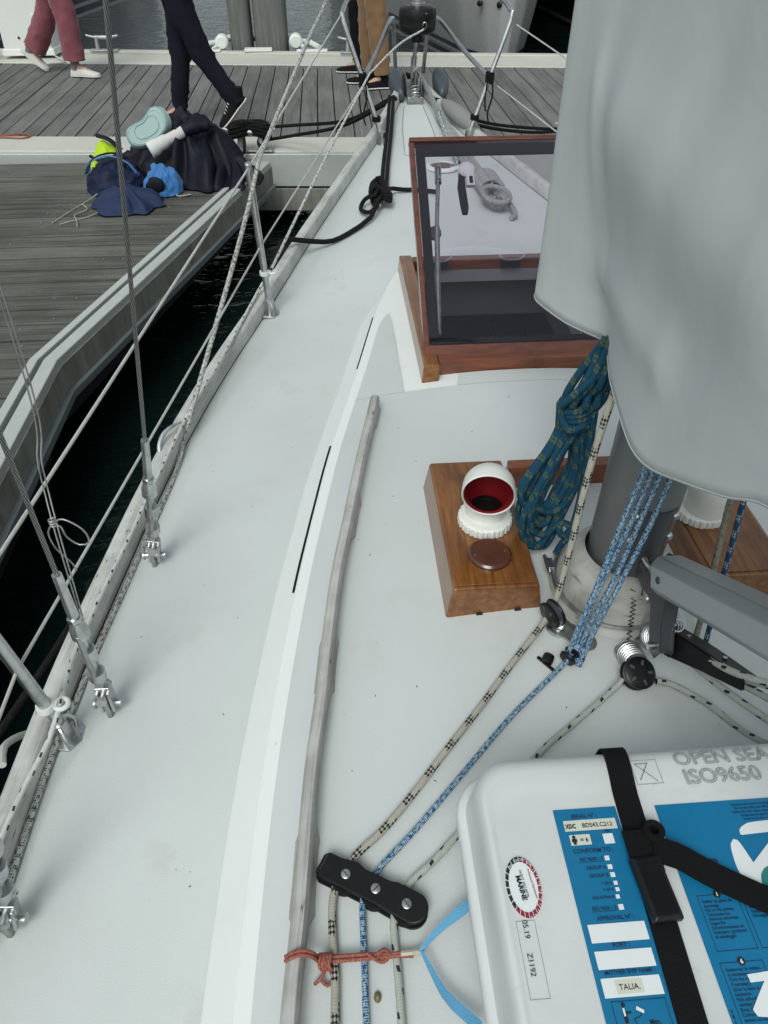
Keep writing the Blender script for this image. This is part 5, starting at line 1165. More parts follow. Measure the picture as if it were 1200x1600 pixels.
# pulpit
pul = thing('pulpit', 'stainless tube pulpit at the bow with crossed legs and a bent top rail', 'pulpit', (0, 4.6, .95))
for sx in (-1, 1):
    foot = V(sx * .243, 4.44, sheer(4.44) + .03); top = V(sx * .452, 4.52, 1.492)
    m = MB(); m.tube([foot, foot.lerp(top, .5), top - (top - foot).normalized() * .03, top + V(-sx * .012, .025, .014), V(sx * .40, 4.72, 1.545), V(sx * .26, 5.2, 1.60), V(sx * .10, 5.62, 1.63), V(0, 5.68, 1.635)], .0125, 12, step=.02); m.build('leg', M['steel'], pul)
    m = MB(); m.prism([(foot.x + a, foot.y + b) for a, b in ((-.028, -.03), (.028, -.03), (.03, .02), (0, .036), (-.03, .02))], foot.z - .03, foot.z - .022); m.tube([foot - V(0, 0, .025), foot + V(0, 0, .04)], .017, 14); m.build('foot_plate', M['steel'], pul)
    j = foot.lerp(top, .50)
    m = MB(); m.tube([j, V(sx * .25, 4.80, 1.28), V(sx * .155, 5.13, 1.375), V(sx * .125, 5.25, 1.375), V(sx * .11, 5.36, 1.33), V(sx * .09, 5.42, 1.06)], .0125, 12, step=.02); m.build('brace', M['steel'], pul)
    m = MB()
    for k in range(6): m.tube([j + V(.019 * cos(a) + random.uniform(-.002, .002), .019 * sin(a), -.02 + .009 * k + .004 * sin(a * 2)) for a in [2 * pi * q / 10 for q in range(10)]], .0055, 6, closed=True)
    m.tube([j + V(.01, -.015, 0), j + V(.02, -.02, -.08), j + V(.0, -.02, -.17), j + V(.012, -.018, -.22)], .005, 6, step=.02); m.tube([j + V(-.012, -.015, 0), j + V(-.02, -.018, -.09), j + V(-.012, -.016, -.16)], .005, 6, step=.02)
    q = foot.lerp(top, .16)
    for k in range(3): m.tube([q + V(.021 * cos(a), .021 * sin(a), .009 * k) for a in [2 * pi * s_ / 10 for s_ in range(10)]], .005, 6, closed=True)
    lash = tag(m.build('black_lashing', M['r_black'], None, angle=80), 'tangled black lashing on the %s pulpit leg' % ('left' if sx < 0 else 'right'), 'lashing')
# furler
fu = thing('furler_drum', 'black headsail furling drum on the forestay at the bow', 'furler', (0, 5.2, 1.0))
DC = V(.012, 5.12, 1.385); DK = 1.2; DH = 1.45
m = MB(); m.lathe([(r_ * DK, h * DH) for r_, h in [(.03, -.075), (.03, -.050), (.072, -.044), (.088, -.034), (.092, -.008), (.090, .0), (.092, .006), (.092, .030), (.086, .044), (.070, .050), (.040, .052)]], 40, DC); m.build('drum', M['black'], fu, angle=30)
m = MB(); m.lathe([(.044, .070), (.044, .085), (.038, .09), (.038, .15)], 28, DC); m.build('collar', M['steel'], fu)
m = MB(); m.tube([DC + V(0, 0, .10), DC + V(0, -4.05, 8.6)], .017, 14); m.build('foil', M['steel_dull'], fu)
m = MB(); m.tube([DC + V(.020, -.105, -.016), DC + V(.022, -.118, .0), DC + V(.036, -.118, .004), DC + V(.042, -.116, -.020), DC + V(.030, -.108, -.030)], .003, 7, step=.006); m.build('guide', M['steel'], fu)
m = MB(); m.tube([DC + V(0, 0, -.07), V(.004, 5.19, 1.16)], .012, 12); m.tube([V(.004, 5.185, 1.19), V(.004, 5.19, 1.14)], .018, 12); m.build('stay_screw', M['steel'], fu)
for s_ in (-1, 1):
    m = MB(); m.hexa([(.004 + s_ * .014 + a * .003, 5.195 + b * .018, z) for z in (1.02, 1.17) for a, b in ((-1, -1), (1, -1), (1, 1), (-1, 1))]); m.build('toggle', M['steel_dull'], fu, bevel=.003)
m = MB(); m.box(DC + V(.034, -.098, .045), (.020, .012, .004)); m.build('badge', M['galv'], fu)
# bow roller with grey plough-anchor flukes either side and stem fitting
an = thing('bow_anchor', 'grey anchor stowed on the bow roller, its two rounded flukes beside the stem', 'anchor', (0, 5.3, 1.0))
M['fluke'] = plain('slate_grey_fluke', (.055, .070, .085), .45, .1, .12)
for sx in (-1, 1):
    m = MB(); rows = []
    for k in range(12):
        t_ = k / 11; y = 5.06 + .40 * t_; w_ = .066 * sin(pi * min(1, t_ * .88 + .07)) ** .8 + .004; cx = (sx * .130 + .045) + sx * .012 * sin(pi * t_); zc = 1.0 + .05 * t_
        rows.append([V(cx + w_ * .72 * cos(a), y, zc + w_ * 1.1 * sin(a)) for a in [2 * pi * q / 16 for q in range(16)]])
    m.loft(rows); m.build('fluke', M['fluke'], an, angle=70)
m = MB(); m.tube([(.060, 5.42, 1.055), (.082, 5.05, 1.03), (.100, 4.80, .995), (.108, 4.72, .985)], [.014, .017, .016, .018], 10, step=.03, flat=.9); m.build('shank', M['galv'], an)
m = MB(); m.tube([(.115, 4.74, .985), (.110, 4.70, 1.0), (.104, 4.67, .985), (.110, 4.69, .968)], .006, 8, step=.008); m.build('shackle', M['galv'], an)
rl = thing('bow_roller', 'stainless stem fitting and roller cheeks under the furler', 'bow roller', (0, 5.25, .98))
m = MB(); m.hexa([(a * .050, y, z) for z in (.955, 1.0) for (a, y) in ((-1, 5.02), (1, 5.02), (.55, 5.52), (-.55, 5.52))]); m.build('stem_plate', M['steel_dull'], rl, bevel=.006)
for x_ in (-.045, .045, .028): m = MB(); m.hexa([(x_ + a * .003, y, z) for z in (1.0, 1.085) for (a, y) in ((-1, 5.10), (1, 5.10), (1, 5.46), (-1, 5.46))]); m.build('cheek', M['steel_dull'], rl, bevel=.003)
m = MB(); m.lathe([(.028, -.024), (.016, 0), (.028, .024)], 18, (0, 5.42, 1.04), axis=(1, 0, 0)); m.build('roller', M['black'], rl)
m = MB(); spring(m, (.0, 5.02, .985), (.0, 5.06, 1.05), .030, .026, 4, .004); m.build('tack_spring', M['steel'], rl)
m = MB(); m.tube([(-.01, 5.10, 1.09), (-.012, 5.07, 1.13), (.01, 5.06, 1.15), (.03, 5.08, 1.13), (.034, 5.12, 1.03)], .0045, 7, step=.01); m.build('wire_loop', M['r_cord'], rl)
# anchor locker lid and chain
def decksheet(name, pts, h, mat, th=.006):
    m = MB(); k_ = len(pts); m.v = [tuple(onz(x, y, .0)) for x, y in pts] + [tuple(onz(x, y, h)) for x, y in pts]; m.cap([k_ + i for i in range(k_)])
    for k in range(k_): q = (k + 1) % k_; m.face([k, q, k_ + q, k_ + k])
    return m.build(name, mat, None, bevel=.002)
lk = tag(decksheet('locker_lid', [(-.135, 4.20), (.062, 4.20), (.056, 4.62), (.042, 4.98), (.02, 5.0), (-.055, 5.0), (-.075, 4.96), (-.115, 4.6)], .008, M['nonskid']), 'smooth white anchor locker lid on the foredeck behind the stem', 'locker lid')
gr2 = MB(); gr2.v = [tuple(onz(x, y, .005)) for x, y in ((-.137, 4.198), (.066, 4.198), (.060, 4.62), (.046, 4.985), (.022, 5.006), (-.057, 5.006), (-.078, 4.963), (-.118, 4.6))]; gr2.face(range(8)); gr2.build('seal_line', M['ink_grey'], lk, smooth=False)
m = MB(); p0, p1, p2 = V(.108, 4.69, .975), V(.115, 4.50, .945), V(.118, 4.25, .918); path = catmull([p0, p1, p2, V(.12, 4.02, .905), V(.08, 3.98, .89)], .03)
for i in range(len(path) - 1):
    c = path[i].lerp(path[i + 1], .5); T = (path[i + 1] - path[i]).normalized(); S = T.cross(V(0, 0, 1)).normalized(); U = S.cross(T); W = S if i % 2 else U
    m.tube([c + T * (.021 * cos(a)) + W * (.0115 * sin(a)) for a in [2 * pi * q / 10 for q in range(10)]], .0048, 6, closed=True)
tag(m.build('anchor_chain', M['galv'], None, angle=80), 'short galvanised anchor chain along the foredeck by the locker lid', 'chain')
rp_ = thing('chain_pipe', 'round white chain pipe cover just ahead of the raised hatch lid', 'deck pipe', (.045, 4.02, .89))
m = MB(); m.lathe([(.090, 0), (.090, .008), (.082, .014), (.066, .014), (.064, .006)], 36, onz(.045, 4.02, 0)); m.build('rim', M['white_pl'], rp_)
m = MB(); m.lathe([(.063, .0), (.063, .007), (.001, .009)], 30, onz(.045, 4.02, 0)); m.build('cap', plain('brown_grey_cap', (.12, .09, .085), .6), rp_)
# black mooring lines led from the bow to the port cleat, with the made-up coil
ck = thing('bow_cleat', 'stainless cleat under the black rope figure-of-eight on the foredeck', 'cleat', (-.31, 3.59, deck_z(.31, 3.59)))
m = MB()
for q in (-.03, .03): m.tube([onz(-.31 + q * .25, 3.59 + q, 0), onz(-.31 + q * .25, 3.59 + q, .035)], .010, 10)
m.tube([onz(-.33, 3.50, .045), onz(-.317, 3.55, .038), onz(-.303, 3.63, .038), onz(-.29, 3.68, .047)], [.006, .010, .010, .006], 10, step=.01); m.build('horns', M['steel'], ck)
m = MB()
for e in (-.012, .012):
    m.tube([onz(-.15 + e, 4.98, .07), onz(-.20 + e, 4.50, .04), onz(-.248 + e, 4.098, .025), onz(-.285 + e, 3.74, .03), onz(-.31 + e, 3.62, .05)], .0105, 9, step=.03)
random.seed(5)
for k in range(6):
    a0 = k * .9; s_ = 1 if k % 2 else -1; h = .040 + .009 * k
    pts = [onz(-.312 + .040 * sin(a) * s_ + .01 * sin(k), 3.59 + .088 * sin(2 * a + a0 * .2) * .55 + .055 * cos(a) , h + .008 * cos(2 * a)) for a in [2 * pi * q / 18 for q in range(18)]]
    m.tube(pts, .0105, 8, closed=True)
m.tube([onz(-.275, 3.62, .06), onz(-.24, 3.70, .03), onz(-.19, 3.705, .018), onz(-.12, 3.70, .014), onz(-.02, 3.66, .014)], .0100, 8, step=.02)
m.tube([onz(-.34, 3.58, .06), onz(-.385, 3.60, .035), onz(-.41, 3.52, .022), onz(-.37, 3.45, .03), onz(-.33, 3.47, .05)], .0100, 8, step=.02)
m.tube([onz(-.33, 3.50, .055), onz(-.37, 3.40, .025), onz(-.42, 3.345, .016), onz(-.547, 3.228, .018), V(-.66, 3.165, .845), V(-.735, 3.12, .872), V(-.765, 3.09, .872), V(-.80, 3.03, .82), V(-.95, 2.6, .66), V(-1.16, 1.9, .55), V(-1.33, 1.3, .50), V(-1.50, .6, .50), V(-1.6, -.6, .52)], .0110, 9, step=.04)
tag(m.build('mooring_line', M['r_black'], None, angle=80), 'black mooring rope made up on the foredeck cleat and led over the rail', 'rope')
# grey warp hank beside the chain
hk = thing('warp_hank', 'pale grey warp in a fat hank on the foredeck, seen through the hatch lid', 'rope coil', (.23, 3.6, .9)); random.seed(9)
m = MB()
for k in range(4):
    e = (k - 1.5) * .019
    m.tube([onz(.118 + e * .6, 4.74, .030), onz(.150 + e * .8, 4.45, .028), onz(.172 + e, 4.12, .026 + .008 * (k % 2)), onz(.205 + e, 3.86, .032), onz(.225 + e * .7, 3.74, .04)], .0125, 9, step=.04)
for k in range(5): m.tube([onz(.222 + .055 * cos(a) + .003 * k, 3.74 - .028 * k + .012 * sin(a * 1.0), .045 + .040 * sin(a)) for a in [2 * pi * q / 16 for q in range(16)]], .0125, 8, closed=True)
for k in range(4): m.tube([onz(.235 + (.045 + .012 * k) * cos(a) * .8, 3.55 + .10 * sin(a) - .01 * k, .022 + .012 * k) for a in [2 * pi * q / 18 for q in range(18)]], .0125, 8, closed=True)
m.tube([onz(.262, 3.53, .05), onz(.30, 3.47, .03), onz(.305, 3.38, .018), onz(.28, 3.36, .016)], .0125, 8, step=.02)
m.build('strands', M['r_grey'], hk, angle=80)
# starboard bow: black lines off to the dock and a grey folded fender cover on the rail
rope_thing('starboard_bow_line', 'pair of black dock lines leaving the right side of the bow', [[(.10, 5.0, 1.0), (.16, 4.98, .985), (.30, 5.3, .85), (.62, 5.60, .70), (1.10, 5.80, .61), (1.24, 5.80, .62)], [(.12, 4.97, 1.0), (.20, 4.93, .98), (.42, 5.2, .80), (.85, 5.62, .64), (1.16, 5.78, .60), (1.27, 5.79, .63)]], .011, 'r_black', step=.05)
rope_thing('port_bow_line', 'pair of black dock lines from the left bow to the rope-wound dock cleat', [[(-.13, 5.0, 1.01), (-.18, 4.99, .99), (-.42, 5.35, .80), (-.80, 5.85, .655), (-1.08, 5.93, .625)], [(-.12, 4.96, 1.01), (-.185, 4.95, .985), (-.45, 5.3, .78), (-.80, 5.72, .62), (-.99, 5.86, .56)]], .0115, 'r_black', step=.05)
m = MB(); rows = []
for k in range(10):
    t_ = k / 9; y = 4.92 - .42 * t_; x_ = hb(y) + .03; w_ = .045 * (sin(pi * (.12 + .76 * t_))) + .01
    rows.append([V(x_ + w_ * cos(a), y, sheer(y) + .05 + w_ * .9 * sin(a)) for a in [2 * pi * q / 12 for q in range(12)]])
m.loft(rows); tag(m.build('rail_pad', plain('grey_rail_pad', (.21, .215, .21), .7, var=.1), None, angle=70), 'grey rounded pad over the right rail close to the bow', 'rail pad')
# ================================================================ THINGS ON THE DOCK
def cleat(label, c, ang, L=.34, mat='galv'):
    c = Vector(c); R = Matrix.Rotation(ang, 3, 'Z'); t = thing('dock_cleat', label, 'cleat', c, 'dock cleats'); p = lambda a, b, h: c + R @ V(a, b, h)
    m = MB(); m.box(p(0, 0, .006), (L * .9, .09, .012), R); m.build('base', M[mat], t, bevel=.004)
    for s_ in (-1, 1):
        m = MB(); m.tube([p(s_ * L * .22, 0, .008), p(s_ * L * .20, 0, .115)], [.026, .019], 12); m.build('post', M[mat], t)
        m = MB(); m.lathe([(.011, 0), (.011, .009), (.004, .012), (.001, .012)], 8, p(s_ * L * .39, -.02, .012)); m.build('bolt', M[mat], t)
    m = MB(); m.tube([p(-L * .52, 0, .145), p(-L * .3, 0, .128), p(0, 0, .124), p(L * .3, 0, .128), p(L * .52, 0, .145)], [.011, .019, .021, .019, .011], 12, step=.03); m.build('horns', M[mat], t)
    return t
cleat('grey dock cleat wound with black rope at the corner of the finger pontoon', (-1.115, 5.79, DZ + .006), -.07, .36)
m = MB(); random.seed(3)
for k in range(11):
    pts = []
    for q in range(20):
        a = 2 * pi * q / 20; pts.append(V(-1.115 + (.15 - .004 * (k % 4)) * sin(a) , 5.79 + (.040 + .004 * (k % 3)) * sin(2 * a) + random.uniform(-.004, .004), DZ + .132 + .010 * (k - 3) * .8 + .012 * cos(2 * a)))
    m.tube(pts, .0115, 7, closed=True)
m.tube([(-1.04, 5.79, .60), (-1.0, 5.77, .57), (-1.01, 5.74, .55), (-1.05, 5.75, .55), (-1.06, 5.80, .57), (-1.02, 5.82, .59), (-.98, 5.80, .57)], .012, 7, step=.02)
m.tube([(-1.16, 5.77, .62), (-1.155, 5.73, .57), (-1.165, 5.69, .52), (-1.22, 5.66, .515), (-1.30, 5.70, .515), (-1.36, 5.80, .515)], .012, 7, step=.02)
tag(m.build('cleat_hitch', M['r_black'], None, angle=80), 'thick black rope hitched round the dock cleat at the pontoon corner', 'rope')
cleat('grey dock cleat on the near kerb at right, taking the black bow lines', (1.30, near_out(1.30) + .20, DZ + .008), -.07, .34)
cleat('bare grey dock cleat on the far kerb near the white pedestal', (-2.98, far_out(-2.98) - .09, DZ + .036), -.1)
cleat('bare grey dock cleat on the far kerb behind the person in tan trousers', (-.22, far_out(-.22) - .09, DZ + .036), -.1)
# pedestal
pd = thing('service_pedestal', 'white service pedestal on the far kerb behind the person in pink', 'pedestal', (-3.72, 9.5, DZ + .03))
m = MB(); m.hexa([(-3.99, 9.36, .54), (-3.47, 9.36, .54), (-3.44, 9.78, .54), (-3.96, 9.78, .54), (-3.93, 9.38, 1.75), (-3.55, 9.38, 1.75), (-3.52, 9.74, 1.75), (-3.90, 9.74, 1.75)]); m.build('body', M['white_pl'], pd, bevel=.03)
m = MB(); m.hexa([(-4.01, 9.345, .535), (-3.45, 9.345, .535), (-3.42, 9.80, .535), (-3.98, 9.80, .535), (-4.0, 9.352, .60), (-3.46, 9.352, .60), (-3.43, 9.79, .60), (-3.97, 9.79, .60)]); m.build('plinth', M['white_pl'], pd, bevel=.01)
m = MB(); m.box((-3.76, 9.372, 1.13), (.19, .02, .14)); m.build('meter_window', M['black'], pd, bevel=.01)
m = MB(); m.lathe([(.012, 0), (.012, .01)], 14, (-3.79, 9.365, .70), axis=(0, -1, 0)); m.build('keyhole', M['black'], pd)
m = MB(); m.box((-3.565, 9.366, .78), (.10, .012, .26)); m.build('access_panel', M['white_pl'], pd, bevel=.006)
m = MB(); m.tube([(-3.44, 9.30, .54), (-3.3, 9.10, .52), (-3.42, 9.05, .515), (-3.6, 9.04, .51)], .008, 7, step=.03); tag(m.build('white_hose', M['r_life'], None), 'thin white hose lying at the foot of the white pedestal', 'hose')
m = MB()
for k in range(3): m.tube([(-4.25 + .14 * cos(a), 9.30 + .12 * sin(a), .62 + .05 * k + .02 * sin(a * 2 + k)) for a in [2 * pi * q / 16 for q in range(16)]], .022, 8, closed=True)
tag(m.build('cable_coil', M['rubber'], None, angle=80), 'black cable coil left of the white pedestal at the picture corner', 'cable')
# piles with their guide
pg = thing('mooring_pile', 'pair of weathered grey timber piles side by side beyond the far kerb', 'pile', (-1.27, 9.85, 0))
for x0, x1 in ((-1.60, -1.355), (-1.325, -.955)):
    m = MB(); n_ = 14; rows = []
    for z in (-.6, .4, 1.2, 2.4, 3.6):
        cx, hw = (x0 + x1) / 2, (x1 - x0) / 2
        rows.append([V(cx + hw * (abs(cos(a)) ** .45) * (1 if cos(a) > 0 else -1) * (1 + .01 * noise.noise(V(z, a, x0))), 9.82 + .19 * (abs(sin(a)) ** .5) * (1 if sin(a) > 0 else -1), z) for a in [2 * pi * q / 28 for q in range(28)]])
    m.loft(rows); m.build('timber', M['pile'], pg, angle=60)
gd = thing('pile_guide', 'white steel pile guide with rollers bolted to the far kerb', 'pile guide', (-1.27, 9.5, DZ))
for s_ in (-1, 1):
    cx = -1.275 + s_ * .37
    m = MB(); m.tube([V(cx + s_ * .30, 9.50 - .117 * s_ * .3, .555), V(cx + s_ * .20, 9.72, .565), V(cx + s_ * .02, 9.86, .565), V(cx + s_ * .02, 10.1, .565), V(-1.275, 10.1, .565)], .035, 8, flat=1.0); m.build('arm', M['white_pl'], gd, angle=50)
    m = MB(); m.tube([V(cx + s_ * .13, 9.47, .555), V(cx + s_ * .08, 9.78, .565)], .022, 8); m.build('strut', M['white_pl'], gd)
    m = MB(); m.lathe([(.055, -.07), (.075, -.05), (.075, .05), (.055, .07)], 20, (cx + s_ * .04, 9.62, .60), axis=(0, 1, .0)); m.build('roller', M['white_pl'], gd)
    m = MB(); m.box((cx + s_ * .22, far_out(cx) - .06, DZ + .045), (.34, .10, .018)); m.build('foot_plate', M['white_pl'], gd, bevel=.004)
    for q in (-.1, .1): m = MB(); m.lathe([(.014, 0), (.014, .014)], 6, (cx + s_ * .22 + q, far_out(cx) - .06, DZ + .054)); m.build('bolt', M['galv'], gd)
m = MB(); m.box((-1.275, far_out(-1.27) - .06, DZ + .055), (.30, .10, .030)); m.build('centre_plate', M['white_pl'], gd, bevel=.006)
# cords on the dock
m = MB(); m.tube([(-3.7, 6.40, .514), (-3.1, 6.30, .514), (-2.93, 6.34, .514), (-2.84, 6.27, .514), (-2.89, 6.21, .514), (-3.05, 6.24, .514), (-3.3, 6.22, .514)], .006, 6, step=.03); tag(m.build('orange_cord', M['r_orange'], None), 'faded orange cord looped on the near kerb at the left edge', 'cord')
m = MB(); zc_ = DZ + .003
m.tube([(-1.90, 4.66, zc_ + .01), (-2.0, 4.52, zc_), (-2.10, 4.44, zc_), (-2.14, 4.40, zc_)], .0032, 6, step=.02); m.tube([(-2.02, 4.86, zc_ + .02), (-2.07, 4.80, zc_), (-2.14, 4.60, zc_), (-2.19, 4.43, zc_)], .0032, 6, step=.02); m.tube([(-2.09, 4.74, zc_), (-2.04, 4.64, zc_), (-2.09, 4.55, zc_), (-2.06, 4.47, zc_), (-2.03, 4.36, zc_)], .0032, 6, step=.02)
m.tube([(-1.56, 4.98, zc_), (-1.52, 4.85, zc_), (-1.44, 4.87, zc_)], .0045, 6, step=.02); m.tube([(-1.22, 4.78, zc_), (-1.20, 4.9, zc_), (-1.10, 5.05, zc_)], .0045, 6, step=.02)
tag(m.build('white_drawstring', M['r_cord'], None), 'thin white drawcords trailing from the clothes heap onto the planks', 'cord')
# heap of clothing and bags
def blob(name, label, c, half, mat, seed, fold=.22, freq=2.6, rot=0, flat=.0, cat='clothing', n=(64, 40), squash=1.0, group=None, parent=None):
    c = Vector(c); R = Matrix.Rotation(rot, 3, 'Z'); rows = []
    for i in range(n[1] + 1):
        th = pi * i / n[1]; row = []
        for j in range(n[0]):
            ph = 2 * pi * j / n[0]; d = V(sin(th) * cos(ph), sin(th) * sin(ph), -cos(th))
            q = d * freq + V(seed, seed * 2.3, seed * .7)
            w = V(noise.noise(q * 1.3), noise.noise(q * 1.3 + V(5, 0, 0)), noise.noise(q * 1.3 + V(0, 7, 0)))
            r = 1 + fold * .75 * (sqrt(noise.noise(q + w * .7) ** 2 + .012) * 2.0 - .45) + fold * .25 * (sqrt(noise.noise(q * 2.1 + w) ** 2 + .01) * 2 - .4) + .22 * noise.noise(d * 1.1 + V(seed, 0, 0)) - .06
            p = R @ V(d.x * half[0] * r, d.y * half[1] * r, d.z * half[2] * r)
            p.z = max(p.z, -half[2] * .0 + noise.noise(V(p.x * 9, p.y * 9, seed)) * .006 + .004) if flat else p.z
            row.append(c + p)
        rows.append(row)
    m = MB(); m.grid(rows, True)
    o = m.build(name, mat, parent, angle=180)
    return tag(o, label, cat, group) if parent is None else o
def drape(name, label, c, R0, H, n, seed, mat, cat='clothing', asp=1.0, rot=0.0, peak=(0, 0), power=1.5, amp=.16):
    """a garment dropped in a heap: folds run down from the peak and spread at the hem"""
    random.seed(seed); rows = []; K = 110; RN = 34; ph = [random.uniform(0, 6.28) for _ in range(6)]
    rot_ = Matrix.Rotation(rot, 3, 'Z')
    for i in range(RN + 1):
        u = i / RN; row = []
        for j in range(K):
            a = 2 * pi * j / K; d = V(cos(a), sin(a), 0)
            aw = a + .35 * noise.noise(V(cos(a) * 1.3 + seed, sin(a) * 1.3, u * 1.2)) + .25 * u * sin(2 * a + ph[0])
            f1 = sin(n * aw + ph[1]); f2 = sin((n * 1.7) * aw + ph[2] + 3 * u)
            out = 1 + .20 * noise.noise(V(cos(a) * .9, sin(a) * .9, seed)) + u * (.10 * f1 + .05 * f2)
            r = R0 * out * u
            cr = noise.noise(V(cos(a) * u * 3.2 + seed, sin(a) * u * 3.2, 4.0)); cr2 = noise.noise(V(cos(a) * u * 8, sin(a) * u * 8, seed + 2))
            z = H * (1 - u ** power) * (1 + .30 * cr) + H * amp * u * (1 - u ** 4) * (f1 * 1.1 + f2 * .6) - H * .10 * abs(cr2) * (1 - u) * u * 3 + H * .10 * abs(cr) + .012
            if u > .97: z = .004
            p = rot_ @ V(peak[0] * (1 - u) + cos(a) * r * asp, peak[1] * (1 - u) + sin(a) * r, 0)
            row.append(Vector(c) + V(p.x, p.y, max(.004, z)))
        rows.append(row)
    m = MB(); m.grid(rows, True); m.cap([(RN) * K + j for j in range(K)], True)
    return tag(m.build(name, mat, None, angle=180), label, cat)
drape('jacket', 'large dark navy jacket crumpled on the pontoon corner', (-1.45, 5.32, DZ), .40, .31, 7, 11, M['jacket'], asp=.92, peak=(-.02, .12), power=1.7, amp=.17)
drape('trousers', 'dark navy trouser leg spread flat at the right foot of the jacket', (-1.22, 5.22, DZ), .30, .11, 6, 12, M['jacket'], asp=.72, rot=.3, amp=.35)
drape('sweater', 'black-navy garment hung over the top left of the heap, under the mint case', (-1.72, 5.42, DZ), .27, .20, 6, 13, M['jacket'], asp=.95, power=2.2, amp=.2)
hb_ = blob('holdall', 'dark blue holdall at the left end of the clothes heap', (-1.93, 5.06, DZ), (.20, .18, .19), M['bagblue'], 3.3, .18, 2.0, .4, True, 'bag')
drape('blue_overall', 'slate blue garment slumped at the front of the heap', (-1.80, 4.70, DZ), .20, .09, 7, 14, cloth('slate_blue_cotton', (.020, .032, .080), .7, 500, .5, sheen=0.0), asp=1.0, rot=.25, power=1.8, amp=.3)
m = MB(); ribbon(m, [(-2.10, 5.00, .60), (-2.04, 4.96, .68), (-1.94, 4.98, .71), (-1.84, 5.02, .66), (-1.78, 5.02, .58)], .03, .004); m.build('strap', M['brightblue'], hb_, angle=60)
m = MB(); m.tube([(-2.12, 5.06, .60), (-2.06, 5.10, .665), (-1.95, 5.12, .69), (-1.84, 5.12, .66), (-1.77, 5.10, .59)], .006, 6, step=.02); m.build('zip', M['rubber'], hb_)
bb = blob('blue_stuff_sack', 'bright blue stuff sack with dark patch at the front of the heap', (-1.62, 4.93, DZ + .0), (.125, .11, .175), M['brightblue'], 1.2, .15, 1.9, .2, True, 'bag')
blob('patch', '', (-1.645, 4.832, DZ + .075), (.058, .016, .050), M['jacket'], 7.7, .10, 1.5, .1, False, parent=bb, n=(24, 16))
lm = blob('lime_pouch', 'bright lime yellow pouch with black trim on the left of the heap', (-2.07, 5.44, DZ + .0), (.11, .10, .185), M['lime'], 4.4, .10, 1.6, .0, True, 'pouch')
m = MB(); m.tube([(-2.15, 5.33, .62), (-2.10, 5.325, .59), (-2.05, 5.33, .60), (-2.02, 5.33, .54)], .014, 8, step=.02, flat=.6); m.tube([(-2.10, 5.44, .715), (-2.02, 5.41, .695), (-1.95, 5.40, .63)], .020, 8, step=.02, flat=.6); m.build('trim', M['rubber'], lm, angle=80)
# mint case: two moulded shells with a seam
mc = thing('mint_case', 'mint grey moulded case lying on top of the clothes heap', 'case', (-1.72, 5.48, .76))
prof2 = [(-.165, -.02), (-.15, -.075), (-.09, -.105), (0, -.105), (.085, -.085), (.145, -.04), (.155, .03), (.125, .085), (.07, .10), (.03, .075), (-.02, .05), (-.09, .045), (-.145, .03)]
P2 = [ (p.x, p.y) for p in catmull([V(a, b, 0) for a, b in prof2 + [prof2[0]]], .02)][:-1]
Tm = Matrix.Translation((-1.73, 5.36, .775)) @ Matrix.Rotation(radians(-18), 4, 'Y') @ Matrix.Rotation(radians(68), 4, 'X')
for z0, z1, k0, k1 in ((-.05, -.004, .86, 1.0), (.004, .05, 1.0, .86)):
    m = MB(); m.loft([[Tm @ V(a * s_, b * s_, z) for a, b in P2] for z, s_ in ((z0, k0), (z0 * .5 + z1 * .5, max(k0, k1) * .985), (z1, k1))]); m.build('shell', M['mint'], mc, bevel=.006, seg=3)
m = MB(); m.loft([[Tm @ V(a * 1.004, b * 1.004, z) for a, b in P2] for z in (-.006, .006)]); m.build('seam', M['white_pl'], mc)
for k_, dz_ in ((.80, .052), (.55, .0545)):
    m = MB(); m.tube([Tm @ V(a * k_, b * k_, dz_ - .004) for a, b in P2[::2]], .0045, 6, closed=True); m.build('moulded_rib', M['mint'], mc, angle=80)
sv = thing('white_sleeve', 'white rolled sleeve with a dark navy end sticking out of the heap', 'clothing', (-1.6, 5.34, .72))
m = MB(); m.tube([(-1.70, 5.12, .70), (-1.62, 5.15, .735), (-1.52, 5.18, .775), (-1.475, 5.195, .793)], [.050, .042, .034, .034], 16, step=.02); m.build('sleeve', M['whiteshirt'], sv)
m = MB(); m.tube([(-1.48, 5.193, .79), (-1.42, 5.21, .81), (-1.35, 5.225, .815), (-1.28, 5.24, .81)], [.040, .046, .036, .012], 14, step=.02); m.build('navy_end', M['jacket'], sv)

